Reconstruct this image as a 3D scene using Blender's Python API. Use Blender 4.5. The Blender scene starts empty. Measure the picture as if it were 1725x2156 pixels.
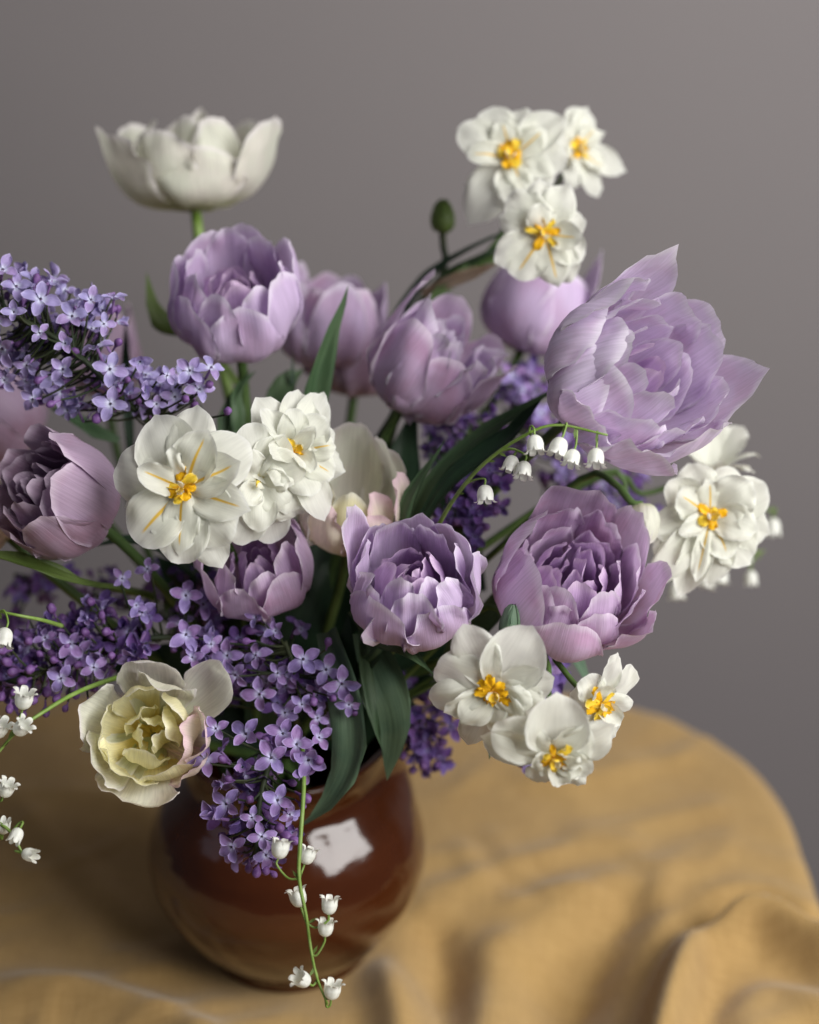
import bpy, math, random
from mathutils import Vector, Matrix, noise
R = math.radians
S = bpy.context.scene
COL = S.collection

# ------------------------------------------------------------------ camera
PITCH = R(27)
FPX = 50 / 24 * 1725                       # focal length in units of the 1725-wide picture
FWD = Vector((0, math.cos(PITCH), -math.sin(PITCH)))
UP = Vector((0, math.sin(PITCH), math.cos(PITCH)))
RT = Vector((1, 0, 0))
CAM = Vector((0.0817, -0.888, 0.799))
cd = bpy.data.cameras.new('camera'); cam = bpy.data.objects.new('camera', cd); COL.objects.link(cam)
cam.location = CAM; cam.rotation_euler = (math.pi / 2 - PITCH, 0, 0)
cd.sensor_fit = 'HORIZONTAL'; cd.sensor_width = 24; cd.lens = 50
cd.clip_start = 0.02; cd.clip_end = 50
cd.dof.use_dof = True; cd.dof.focus_distance = 0.93; cd.dof.aperture_fstop = 2.2
cd.dof.aperture_blades = 0
S.camera = cam
# ------------------------------------------------------------------ light
w = bpy.data.worlds.new('World'); S.world = w; w.use_nodes = True
w.node_tree.nodes['Background'].inputs[0].default_value = (0.78, 0.80, 0.92, 1)
w.node_tree.nodes['Background'].inputs[1].default_value = 0.055
S.view_settings.view_transform = 'Standard'; S.view_settings.look = 'None'
S.view_settings.exposure = 0.0; S.view_settings.gamma = 1.0


def area(name, loc, target, sx, sy, power, color):
    l = bpy.data.lights.new(name, 'AREA'); l.shape = 'RECTANGLE'; l.size = sx; l.size_y = sy
    l.energy = power; l.color = color
    o = bpy.data.objects.new(name, l); COL.objects.link(o); o.location = loc
    o.rotation_euler = (Vector(target) - Vector(loc)).to_track_quat('-Z', 'Y').to_euler()
    return o


# the window at the right, slightly towards the camera: a tall pane and a transom pane over it
WC = Vector((1.22, -0.74, 1.12)); WT = Vector((0.0, 0.0, 0.2))
wd = (WT - WC).normalized(); wr = wd.cross(Vector((0, 0, 1))).normalized(); wu = wr.cross(wd)
area('window_pane_lamp', WC, WT, 1.25, 0.95, 38, (1.0, 0.98, 0.955))
area('window_transom_lamp', WC + wu * 0.68, WT + wu * 0.68, 1.25, 0.28, 12, (1.0, 0.98, 0.955))
# a dim, cool fill lamp added far to the left to tint the wall
area('cool_fill_lamp', (-2.0, -0.6, 1.7), (-.3, 0.86, 0.9), 0.9, 1.3, 1.4, (0.74, 0.76, 1.0))
# ------------------------------------------------------------------ helpers


def P(x, y, d):
    """point seen at (x, y) of the 1725 x 2156 picture at depth d metres"""
    return CAM + FWD * d + RT * ((x - 862.5) / FPX * d) - UP * ((y - 1078) / FPX * d)


def T(x, y, z=0.0):
    """point of the horizontal plane z seen at (x, y)"""
    v = FWD + RT * ((x - 862.5) / FPX) - UP * ((y - 1078) / FPX)
    return CAM + v * ((z - CAM.z) / v.z)


def C3(a):
    """direction given in camera terms (right, up on the picture, towards the viewer)"""
    return (RT * a[0] + UP * a[1] - FWD * a[2]).normalized()


def nz(x, y=0, z=0):
    return noise.noise(Vector((x, y, z)))


def sm(a, b, x):
    t = max(0, min(1, (x - a) / (b - a))); return t * t * (3 - 2 * t)


def mesh(name, vs, fs, mat=None, uvs=None, smooth=True):
    m = bpy.data.meshes.new(name); m.from_pydata(vs, [], fs)
    if uvs is not None:
        uvl = m.uv_layers.new(name='UVMap')
        flat = []
        for p in m.loops: flat += uvs[p.vertex_index]
        uvl.data.foreach_set('uv', flat)
    if smooth: m.polygons.foreach_set('use_smooth', [True] * len(m.polygons))
    if mat: m.materials.append(mat)
    return m


def link(name, me, parent=None, mtx=None):
    o = bpy.data.objects.new(name, me); COL.objects.link(o)
    if parent is not None: o.parent = parent
    if mtx is not None: o.matrix_basis = mtx
    return o


def thing(name, label, cat, mtx=None, me=None, group=None):
    o = bpy.data.objects.new(name, me); COL.objects.link(o)
    if me is None: o.empty_display_size = 0.01
    if mtx is not None: o.matrix_basis = mtx
    o['label'] = label; o['category'] = cat
    if group: o['group'] = group
    return o


def struct(name, me):
    o = link(name, me); o['kind'] = 'structure'; return o


def spline(pts, t):
    n = len(pts) - 1
    if n == 1: return pts[0].lerp(pts[1], t)
    f = min(t * n, n - 1e-6); i = int(f); f -= i
    p1, p2 = pts[i], pts[i + 1]
    p0 = pts[i - 1] if i > 0 else p1 * 2 - p2
    p3 = pts[i + 2] if i + 2 <= n else p2 * 2 - p1
    return 0.5 * ((2 * p1) + (p2 - p0) * f + (2 * p0 - 5 * p1 + 4 * p2 - p3) * f * f + (3 * p1 - p0 - 3 * p2 + p3) * f ** 3)


def tube_data(pts, r0, r1, n=12, sides=8, vs=None, fs=None, bump=0.0, cap=True):
    vs = [] if vs is None else vs; fs = [] if fs is None else fs
    b = len(vs); up = Vector((0.3, 0.2, 1))
    for i in range(n + 1):
        t = i / n; c = spline(pts, t)
        d = (spline(pts, min(1, t + .01)) - spline(pts, max(0, t - .01)))
        d = d.normalized() if d.length > 1e-9 else Vector((0, 0, 1))
        a = d.cross(up)
        if a.length < 1e-3: a = d.cross(Vector((1, 0, 0)))
        a.normalize(); c2 = a.cross(d); up = c2
        r = r0 + (r1 - r0) * t
        for k in range(sides):
            th = 2 * math.pi * k / sides
            rr = r * (1 + bump * nz(i * .7, k * 1.3))
            vs.append(tuple(c + (a * math.cos(th) + c2 * math.sin(th)) * rr))
    for i in range(n):
        for k in range(sides):
            k2 = (k + 1) % sides
            fs.append((b + i * sides + k, b + i * sides + k2, b + (i + 1) * sides + k2, b + (i + 1) * sides + k))
    if cap:
        fs.append(tuple(b + k for k in range(sides))[::-1]); fs.append(tuple(b + n * sides + k for k in range(sides)))
    return vs, fs


def tube(name, pts, r0, r1, mat, parent=None, n=12, sides=8):
    vs, fs = tube_data(pts, r0, r1, n, sides)
    if parent is not None:
        im = parent.matrix_basis.inverted(); vs = [tuple(im @ Vector(v)) for v in vs]
    return link(name, mesh(name, vs, fs, mat), parent)


# ------------------------------------------------------------------ materials
def new_mat(name):
    m = bpy.data.materials.new(name); m.use_nodes = True
    nt = m.node_tree; nt.nodes.clear()
    return m, nt, nt.nodes, nt.links


def nd(nt, t, **kw):
    n = nt.nodes.new(t)
    for k, v in kw.items(): setattr(n, k, v)
    return n


def mth(nt, op, a, b=None, c=None, clamp=False):
    n = nt.nodes.new('ShaderNodeMath'); n.operation = op; n.use_clamp = clamp
    for i, x in enumerate((a, b, c)):
        if x is None: continue
        if isinstance(x, (int, float)): n.inputs[i].default_value = x
        else: nt.links.new(x, n.inputs[i])
    return n.outputs[0]


def mrange(nt, x, a, b, c=0.0, d=1.0):
    n = nt.nodes.new('ShaderNodeMapRange'); n.interpolation_type = 'SMOOTHSTEP'
    nt.links.new(x, n.inputs[0])
    for i, v in enumerate((a, b, c, d)): n.inputs[i + 1].default_value = v
    return n.outputs[0]


def mixc(nt, f, a, b):
    n = nt.nodes.new('ShaderNodeMix'); n.data_type = 'RGBA'
    if isinstance(f, (int, float)): n.inputs[0].default_value = f
    else: nt.links.new(f, n.inputs[0])
    for x, i in ((a, 6), (b, 7)):
        if isinstance(x, tuple): n.inputs[i].default_value = (*x, 1)
        else: nt.links.new(x, n.inputs[i])
    return n.outputs[2]


def petal_mat(name, base, mid, edge, blush=None, blush_amt=0.5, streak=None, transl=0.3, veins=1.0, base_len=0.18,
              rough=0.5, rand=None, edge_w=0.9, vein_scale=70, streak_w=0.055, streak_len=0.62):
    m, nt, N, L = new_mat(name)
    uv = nd(nt, 'ShaderNodeUVMap'); uv.uv_map = 'UVMap'
    sx = nd(nt, 'ShaderNodeSeparateXYZ'); L.new(uv.outputs[0], sx.inputs[0])
    u, t = sx.outputs[0], sx.outputs[1]
    au = mth(nt, 'ABSOLUTE', mth(nt, 'MULTIPLY_ADD', u, 2.0, -1.0))
    oi = nd(nt, 'ShaderNodeObjectInfo')
    cmb = nd(nt, 'ShaderNodeCombineXYZ')
    L.new(mth(nt, 'MULTIPLY', u, vein_scale), cmb.inputs[0]); L.new(mth(nt, 'MULTIPLY', t, 3.0), cmb.inputs[1])
    L.new(mth(nt, 'MULTIPLY', oi.outputs['Random'], 50), cmb.inputs[2])
    vn = nd(nt, 'ShaderNodeTexNoise'); vn.inputs['Scale'].default_value = 1.0; vn.inputs['Detail'].default_value = 3
    L.new(cmb.outputs[0], vn.inputs['Vector'])
    tc = nd(nt, 'ShaderNodeTexCoord')
    bn = nd(nt, 'ShaderNodeTexNoise'); bn.inputs['Scale'].default_value = 38; bn.inputs['Detail'].default_value = 3
    L.new(tc.outputs['Object'], bn.inputs['Vector'])
    c = mid
    if blush: c = mixc(nt, mth(nt, 'MULTIPLY', mrange(nt, bn.outputs[0], .42, .68), blush_amt), c, blush)
    if rand: c = mixc(nt, oi.outputs['Random'], c, rand)
    ef = mth(nt, 'MAXIMUM', mrange(nt, au, edge_w - .05, 1.0), mrange(nt, t, edge_w, 1.0))
    c = mixc(nt, mth(nt, 'MULTIPLY', ef, 0.85), c, edge)
    c = mixc(nt, mrange(nt, t, 0.0, base_len, 1.0, 0.0), c, base)
    if streak:
        wob = mth(nt, 'MULTIPLY_ADD', bn.outputs[0], 0.06, -0.03)
        ww = mth(nt, 'MULTIPLY', mrange(nt, t, 0.10, streak_len, 1.0, .35), streak_w)
        d = mth(nt, 'ABSOLUTE', mth(nt, 'ADD', mth(nt, 'MULTIPLY_ADD', u, 2.0, -1.0), wob))
        sf = mth(nt, 'MULTIPLY', mrange(nt, mth(nt, 'SUBTRACT', d, ww), -0.03, 0.05, 1.0, 0.0), mrange(nt, t, streak_len - .12, streak_len, 1.0, 0.0))
        c = mixc(nt, mth(nt, 'MULTIPLY', sf, .92), c, streak)
    vv = nd(nt, 'ShaderNodeHueSaturation')
    L.new(mrange(nt, vn.outputs[0], .3, .7, 1 - .09 * veins, 1 + .07 * veins), vv.inputs['Value'])
    if isinstance(c, tuple): vv.inputs['Color'].default_value = (*c, 1)
    else: L.new(c, vv.inputs['Color'])
    c = vv.outputs[0]
    bp = nd(nt, 'ShaderNodeBump'); bp.inputs['Strength'].default_value = .35 * veins; bp.inputs['Distance'].default_value = .0006
    L.new(vn.outputs[0], bp.inputs['Height'])
    pb = nd(nt, 'ShaderNodeBsdfPrincipled'); L.new(c, pb.inputs['Base Color'])
    pb.inputs['Roughness'].default_value = rough; pb.inputs['Specular IOR Level'].default_value = .28
    pb.inputs['Sheen Weight'].default_value = .12; pb.inputs['Sheen Roughness'].default_value = .4
    L.new(bp.outputs[0], pb.inputs['Normal'])
    tr = nd(nt, 'ShaderNodeBsdfTranslucent'); L.new(c, tr.inputs[0]); L.new(bp.outputs[0], tr.inputs['Normal'])
    mx = nd(nt, 'ShaderNodeMixShader'); mx.inputs[0].default_value = transl
    L.new(pb.outputs[0], mx.inputs[1]); L.new(tr.outputs[0], mx.inputs[2])
    out = nd(nt, 'ShaderNodeOutputMaterial'); L.new(mx.outputs[0], out.inputs[0])
    return m


def green_mat(name, col, col2, rough=.42, transl=.15, scale=60, blade=True):
    m, nt, N, L = new_mat(name)
    tc = nd(nt, 'ShaderNodeTexCoord')
    bn = nd(nt, 'ShaderNodeTexNoise'); bn.inputs['Scale'].default_value = scale; bn.inputs['Detail'].default_value = 4
    L.new(tc.outputs['Object'], bn.inputs['Vector'])
    c = mixc(nt, mrange(nt, bn.outputs[0], .35, .65), col, col2)
    pb = nd(nt, 'ShaderNodeBsdfPrincipled')
    if blade:
        uv = nd(nt, 'ShaderNodeUVMap'); uv.uv_map = 'UVMap'
        mp = nd(nt, 'ShaderNodeMapping'); mp.inputs['Scale'].default_value = (55, 2, 1); L.new(uv.outputs[0], mp.inputs[0])
        vn = nd(nt, 'ShaderNodeTexNoise'); vn.inputs['Scale'].default_value = 1; L.new(mp.outputs[0], vn.inputs['Vector'])
        bp = nd(nt, 'ShaderNodeBump'); bp.inputs['Strength'].default_value = .3; bp.inputs['Distance'].default_value = .0006
        L.new(vn.outputs[0], bp.inputs['Height']); L.new(bp.outputs[0], pb.inputs['Normal'])
        c = mixc(nt, mrange(nt, vn.outputs[0], .35, .7, 0, .35), c, tuple(min(1, k * 1.9) for k in col2))
    L.new(c, pb.inputs['Base Color']); pb.inputs['Roughness'].default_value = rough
    pb.inputs['Specular IOR Level'].default_value = .35
    tr = nd(nt, 'ShaderNodeBsdfTranslucent'); L.new(c, tr.inputs[0])
    mx = nd(nt, 'ShaderNodeMixShader'); mx.inputs[0].default_value = transl
    L.new(pb.outputs[0], mx.inputs[1]); L.new(tr.outputs[0], mx.inputs[2])
    out = nd(nt, 'ShaderNodeOutputMaterial'); L.new(mx.outputs[0], out.inputs[0])
    return m


M = {}
M['lilac_tulip'] = petal_mat('lilac_tulip_petal', (.52, .52, .32), (.63, .50, .71), (.82, .75, .87), (.54, .34, .52), .45, transl=.34)
M['pink_tulip'] = petal_mat('pink_lilac_tulip_petal', (.54, .48, .32), (.66, .50, .70), (.83, .73, .85), (.52, .27, .43), .55, transl=.34)
M['pale_tulip'] = petal_mat('pale_lilac_tulip_petal', (.66, .56, .44), (.77, .66, .84), (.90, .85, .93), (.64, .44, .60), .5, transl=.28, vein_scale=45)
M['inner_tulip'] = petal_mat('deep_lilac_inner_petal', (.42, .24, .44), (.60, .43, .67), (.74, .58, .75), (.46, .22, .46), .4, transl=.34)
M['mauve_tulip'] = petal_mat('mauve_tulip_petal', (.42, .36, .26), (.51, .375, .52), (.68, .56, .69), (.42, .22, .31), .5)
M['cream_tulip'] = petal_mat('cream_tulip_petal', (.62, .66, .36), (.79, .80, .69), (.88, .84, .84), (.80, .66, .68), .28, transl=.42, vein_scale=45, base_len=.4)
M['cream_in'] = petal_mat('cream_inner_petal', (.84, .66, .16), (.90, .86, .56), (.93, .91, .78), base_len=.5, transl=.42)
M['cream_pink'] = petal_mat('cream_petal_pink_rim', (.55, .52, .30), (.84, .76, .64), (.78, .56, .65), (.82, .64, .66), .4, edge_w=.74)
M['white'] = petal_mat('white_narcissus_petal', (.76, .70, .38), (.83, .84, .76), (.86, .87, .82), transl=.46, base_len=.14, veins=.45, vein_scale=26)
M['white_streak'] = petal_mat('white_streaked_petal', (.82, .56, .04), (.83, .84, .75), (.86, .87, .82), streak=(.88, .55, .02), transl=.46,
                              base_len=.16, veins=.45, vein_scale=26, streak_w=.075, streak_len=.86)
M['corona'] = petal_mat('orange_corona', (.82, .38, .008), (.90, .50, .010), (.92, .62, .03), transl=.25, veins=.5)
M['corona_yellow'] = petal_mat('yellow_corona', (.80, .50, .02), (.88, .62, .05), (.90, .80, .35), transl=.25, veins=.5)
M['lilac_petal'] = petal_mat('lilac_floret_petal', (.60, .60, .84), (.27, .21, .48), (.46, .38, .68), rand=(.31, .18, .41), transl=.25, veins=.9,
                             vein_scale=14, base_len=.42, edge_w=.84)
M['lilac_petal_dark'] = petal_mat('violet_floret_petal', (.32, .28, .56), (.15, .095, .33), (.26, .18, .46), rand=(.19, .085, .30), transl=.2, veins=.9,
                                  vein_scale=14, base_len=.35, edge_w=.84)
M['lilac_petal_pale'] = petal_mat('pale_floret_petal', (.70, .73, .90), (.38, .34, .63), (.57, .51, .80), rand=(.41, .29, .57), transl=.28, veins=.9,
                                  vein_scale=14, base_len=.42, edge_w=.84)
M['bud'] = green_mat('lilac_bud', (.15, .065, .22), (.23, .12, .33), rough=.5, transl=.15, scale=200, blade=False)
M['tube'] = green_mat('lilac_tube', (.24, .12, .34), (.30, .18, .42), rough=.5, scale=200, blade=False)
M['throat'] = green_mat('lilac_throat', (.05, .04, .10), (.10, .08, .05), rough=.7, scale=400, blade=False)
M['leaf'] = green_mat('leaf_green', (.036, .078, .034), (.068, .112, .055), rough=.48, scale=22)
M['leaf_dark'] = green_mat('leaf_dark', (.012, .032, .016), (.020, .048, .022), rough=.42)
M['leaf_blue'] = green_mat('leaf_bluish', (.070, .125, .080), (.105, .165, .100), rough=.5)
M['leaf_lime'] = green_mat('leaf_lime', (.10, .16, .035), (.13, .19, .05), rough=.45, transl=.3)
M['stem'] = green_mat('stem_green', (.07, .13, .035), (.10, .17, .05), rough=.45, blade=False)
M['stem_lime'] = green_mat('stem_lime', (.17, .28, .05), (.23, .34, .09), rough=.4, scale=150, blade=False)
M['stem_dark'] = green_mat('stem_dark', (.025, .04, .018), (.05, .06, .025), rough=.6, blade=False)
M['spathe'] = green_mat('spathe_brown', (.25, .17, .11), (.33, .26, .19), rough=.7, transl=.3)


def bell_mat():
    m, nt, N, L = new_mat('bell_white')
    pb = nd(nt, 'ShaderNodeBsdfPrincipled'); pb.inputs['Base Color'].default_value = (.86, .87, .82, 1)
    pb.inputs['Roughness'].default_value = .38; pb.inputs['Specular IOR Level'].default_value = .35
    tc = nd(nt, 'ShaderNodeTexCoord'); bn = nd(nt, 'ShaderNodeTexNoise'); bn.inputs['Scale'].default_value = 500
    L.new(tc.outputs['Object'], bn.inputs['Vector'])
    L.new(mixc(nt, mrange(nt, bn.outputs[0], .3, .7), (.82, .84, .77), (.88, .89, .85)), pb.inputs['Base Color'])
    tr = nd(nt, 'ShaderNodeBsdfTranslucent'); tr.inputs[0].default_value = (.85, .87, .8, 1)
    mx = nd(nt, 'ShaderNodeMixShader'); mx.inputs[0].default_value = .3
    L.new(pb.outputs[0], mx.inputs[1]); L.new(tr.outputs[0], mx.inputs[2])
    out = nd(nt, 'ShaderNodeOutputMaterial'); L.new(mx.outputs[0], out.inputs[0])
    return m


M['bell'] = bell_mat()


def wall_mat():
    m, nt, N, L = new_mat('painted_wall')
    tc = nd(nt, 'ShaderNodeTexCoord')
    bn = nd(nt, 'ShaderNodeTexNoise'); bn.inputs['Scale'].default_value = 1.3; bn.inputs['Detail'].default_value = 3
    L.new(tc.outputs['Object'], bn.inputs['Vector'])
    fn = nd(nt, 'ShaderNodeTexNoise'); fn.inputs['Scale'].default_value = 260; fn.inputs['Detail'].default_value = 4
    L.new(tc.outputs['Object'], fn.inputs['Vector'])
    c = mixc(nt, mrange(nt, bn.outputs[0], .3, .7), (.228, .208, .213), (.250, .229, .231))
    pb = nd(nt, 'ShaderNodeBsdfPrincipled'); L.new(c, pb.inputs['Base Color']); pb.inputs['Roughness'].default_value = .8
    bp = nd(nt, 'ShaderNodeBump'); bp.inputs['Strength'].default_value = .25; bp.inputs['Distance'].default_value = .002
    L.new(fn.outputs[0], bp.inputs['Height']); L.new(bp.outputs[0], pb.inputs['Normal'])
    out = nd(nt, 'ShaderNodeOutputMaterial'); L.new(pb.outputs[0], out.inputs[0])
    return m


def cloth_mat():
    m, nt, N, L = new_mat('mustard_linen')
    tc = nd(nt, 'ShaderNodeTexCoord')
    hs = []
    for sc in ((900, 60, 60), (60, 900, 60)):
        mp = nd(nt, 'ShaderNodeMapping'); mp.inputs['Scale'].default_value = sc; L.new(tc.outputs['Object'], mp.inputs[0])
        n = nd(nt, 'ShaderNodeTexNoise'); n.inputs['Scale'].default_value = 1.0; L.new(mp.outputs[0], n.inputs['Vector']); hs.append(n.outputs[0])
    h = mth(nt, 'ADD', hs[0], hs[1])
    bn = nd(nt, 'ShaderNodeTexNoise'); bn.inputs['Scale'].default_value = 9; bn.inputs['Detail'].default_value = 4
    L.new(tc.outputs['Object'], bn.inputs['Vector'])
    c = mixc(nt, mrange(nt, bn.outputs[0], .3, .7), (.315, .196, .073), (.37, .236, .089))
    c = mixc(nt, mrange(nt, h, .7, 1.3, 0, .5), c, (.47, .31, .125))
    pb = nd(nt, 'ShaderNodeBsdfPrincipled'); L.new(c, pb.inputs['Base Color']); pb.inputs['Roughness'].default_value = .85
    pb.inputs['Sheen Weight'].default_value = .25; pb.inputs['Specular IOR Level'].default_value = .15
    bp = nd(nt, 'ShaderNodeBump'); bp.inputs['Strength'].default_value = .5; bp.inputs['Distance'].default_value = .0008
    L.new(h, bp.inputs['Height']); L.new(bp.outputs[0], pb.inputs['Normal'])
    out = nd(nt, 'ShaderNodeOutputMaterial'); L.new(pb.outputs[0], out.inputs[0])
    return m


def glaze_mat():
    m, nt, N, L = new_mat('brown_glaze')
    tc = nd(nt, 'ShaderNodeTexCoord')
    mp = nd(nt, 'ShaderNodeMapping'); mp.inputs['Scale'].default_value = (6, 6, 40); L.new(tc.outputs['Object'], mp.inputs[0])
    n = nd(nt, 'ShaderNodeTexNoise'); n.inputs['Scale'].default_value = 1; n.inputs['Detail'].default_value = 4; L.new(mp.outputs[0], n.inputs['Vector'])
    c = mixc(nt, mrange(nt, n.outputs[0], .3, .7), (.045, .011, .003), (.066, .017, .005))
    pb = nd(nt, 'ShaderNodeBsdfPrincipled'); L.new(c, pb.inputs['Base Color']); pb.inputs['Roughness'].default_value = .16
    pb.inputs['Specular IOR Level'].default_value = .25; pb.inputs['Coat Weight'].default_value = .75; pb.inputs['Coat Roughness'].default_value = .04
    bp = nd(nt, 'ShaderNodeBump'); bp.inputs['Strength'].default_value = .4; bp.inputs['Distance'].default_value = .0025
    n2 = nd(nt, 'ShaderNodeTexNoise'); n2.inputs['Scale'].default_value = 34; n2.inputs['Detail'].default_value = 2; L.new(tc.outputs['Object'], n2.inputs['Vector'])
    L.new(mth(nt, 'ADD', n.outputs[0], mth(nt, 'MULTIPLY', n2.outputs[0], 1.6)), bp.inputs['Height']); L.new(bp.outputs[0], pb.inputs['Normal']); L.new(bp.outputs[0], pb.inputs['Coat Normal'])
    out = nd(nt, 'ShaderNodeOutputMaterial'); L.new(pb.outputs[0], out.inputs[0])
    return m


M['wall'] = wall_mat(); M['cloth'] = cloth_mat(); M['glaze'] = glaze_mat()

# ------------------------------------------------------------------ setting
WY = 0.86
struct('wall', mesh('wall', [(-3, WY, -.76), (3, WY, -.76), (3, WY, 3), (-3, WY, 3)], [(0, 1, 2, 3)], M['wall'], smooth=False))
struct('floor', mesh('floor', [(-3, -2.5, -.75), (3, -2.5, -.75), (3, WY, -.75), (-3, WY, -.75)], [(0, 1, 2, 3)], M['wall'], smooth=False))

# tablecloth over a table with rounded corners
TX0, TX1, TY0, TY1, TR = -.62, .358, -.75, .324, .17


def ridge(path, amp, sg, sg2=None):
    pts = [T(p[0], p[1], amp * .9) for p in path]
    return [(Vector((spline(pts, i / 24).x, spline(pts, i / 24).y)), i / 24) for i in range(25)], amp, sg, sg2 or sg


RIDGES = [
    ridge([(1330, 2420), (1385, 2180), (1430, 2020), (1500, 1915), (1590, 1885), (1700, 1930), (1790, 1990)], .040, .015, .012),
    ridge([(1470, 2160), (1490, 2020), (1550, 1975), (1650, 2005), (1770, 2070)], -.022, .012),
    ridge([(1180, 2250), (1230, 2080), (1310, 1960)], -.018, .020),
    ridge([(900, 1960), (935, 2060), (950, 2200)], -.016, .014),
    ridge([(1500, 2200), (1620, 2090), (1760, 2170)], .006, .008),
    ridge([(1480, 2420), (1560, 2230), (1650, 2160), (1800, 2130)], .013, .020),
    ridge([(760, 1975), (815, 2040), (840, 2160), (830, 2300)], .022, .013, .017),
    ridge([(-50, 2060), (150, 2070), (330, 2125), (480, 2210)], .018, .014),
    ridge([(960, 2300), (1010, 2120), (1070, 1990), (1180, 1900), (1290, 1860)], .010, .020),
    ridge([(880, 1930), (1010, 1850), (1200, 1790), (1330, 1770)], .005, .010),
    ridge([(1080, 1650), (1240, 1640), (1450, 1590)], .004, .012),
    ridge([(930, 1700), (1060, 1590), (1220, 1540)], .003, .010),
    ridge([(1180, 1760), (1320, 1740), (1500, 1700)], .004, .010),
    ridge([(0, 1640), (130, 1790), (300, 1960)], .005, .010),
    ridge([(40, 1800), (200, 1990), (330, 2050)], .004, .009),
    ridge([(960, 1760), (1010, 1850), (1090, 1900)], .005, .008),
    ridge([(1180, 1900), (1090, 1850), (1040, 1760)], .003, .008),
]
PITS = [(T(1190, 2060), -.020, .045), (T(910, 2060), -.010, .035)]


def cloth_h(x, y):
    q = Vector((x, y)); h = 0
    for pts, amp, s1, s2 in RIDGES:
        best = 9; bi = 0
        for i, (p, t) in enumerate(pts):
            d = (p - q).length_squared
            if d < best: best = d; bi = i
        if best > .02: continue
        p, t = pts[bi]
        a, b = pts[max(0, bi - 1)][0], pts[min(24, bi + 1)][0]
        tg = (b - a).normalized(); side = (q - p).x * tg.y - (q - p).y * tg.x
        # distance to the segment line
        dd = abs(side) if 0 < bi < 24 else math.sqrt(best)
        s = s1 if side > 0 else s2
        h += amp * math.exp(-(dd / s) ** 2) * sm(0, .25, t + .05)
    for c, a, s in PITS:
        h += a * math.exp(-((x - c.x) ** 2 + (y - c.y) ** 2) / s ** 2)
    h += .0035 * nz(x * 9 + 3, y * 9) + .0012 * nz(x * 26, y * 20 + 5) + .004
    h += .0085 * max(0, .22 - abs(nz(x * 7 + y * 3 + 1, y * 8 - x * 2))) / .22 * sm(-.25, .3, nz(x * 5, y * 5 + 9)) + .0048 * max(0, .2 - abs(nz(x * 15 - y * 6, y * 17 + 4))) / .2 * sm(-.2, .3, nz(x * 8 + 4, y * 8))
    # calm under the jug
    r = math.hypot(x, y - .030)
    return h * sm(.05, .095, r)


def cloth():
    nx, ny = 380, 380; gx0, gx1, gy0, gy1 = -.95, .72, -1.0, .68
    vs, fs = [], []
    import numpy as np
    H = np.zeros((ny + 1, nx + 1)); E = {}
    for j in range(ny + 1):
        for i in range(nx + 1):
            x = gx0 + (gx1 - gx0) * i / nx; y = gy0 + (gy1 - gy0) * j / ny
            cx = max(TX0 + TR, min(TX1 - TR, x)); cy = max(TY0 + TR, min(TY1 - TR, y))
            d = Vector((x - cx, y - cy)); L_ = d.length
            if L_ > TR: d = d / L_ * TR
            H[j, i] = cloth_h(cx + d.x, cy + d.y)
    for _ in range(2):
        Q = H.copy(); Q[1:-1] = (H[:-2] + 2 * H[1:-1] + H[2:]) / 4; H = Q.copy()
        H[:, 1:-1] = (Q[:, :-2] + 2 * Q[:, 1:-1] + Q[:, 2:]) / 4
    for j in range(ny + 1):
        for i in range(nx + 1):
            x = gx0 + (gx1 - gx0) * i / nx; y = gy0 + (gy1 - gy0) * j / ny
            cx = max(TX0 + TR, min(TX1 - TR, x)); cy = max(TY0 + TR, min(TY1 - TR, y))
            d = Vector((x - cx, y - cy)); L_ = d.length; s = L_ - TR
            if s <= 0:
                vs.append((x, y, H[j, i])); continue
            n = d / L_; e = Vector((cx, cy)) + n * TR
            hz = H[j, i]
            rr = .018; arc = rr * math.pi / 2
            if s < arc:
                a = s / rr; ox = rr * math.sin(a); oz = -rr * (1 - math.cos(a))
            else:
                ox = rr + (s - arc) * .03; oz = -rr - (s - arc)
            f = sm(.02, .2, s)
            ang = math.atan2(n.y, n.x)
            corner = 1.0 if (abs(n.x) > .05 and abs(n.y) > .05) else .35
            ox += f * (.016 * corner * math.sin(e.x * 32 + e.y * 27 + ang * 5) + .01 * nz(e.x * 12, e.y * 12, s * 3))
            vs.append((e.x + n.x * ox, e.y + n.y * ox, hz * (1 - f) + oz))
    for j in range(ny):
        for i in range(nx):
            a = j * (nx + 1) + i; fs.append((a, a + 1, a + nx + 2, a + nx + 1))
    o = thing('tablecloth', 'mustard yellow linen cloth lying in soft folds over the round-cornered table', 'tablecloth', me=mesh('tablecloth', vs, fs, M['cloth']))
    o.data.update()


cloth()


JY = .030


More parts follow.
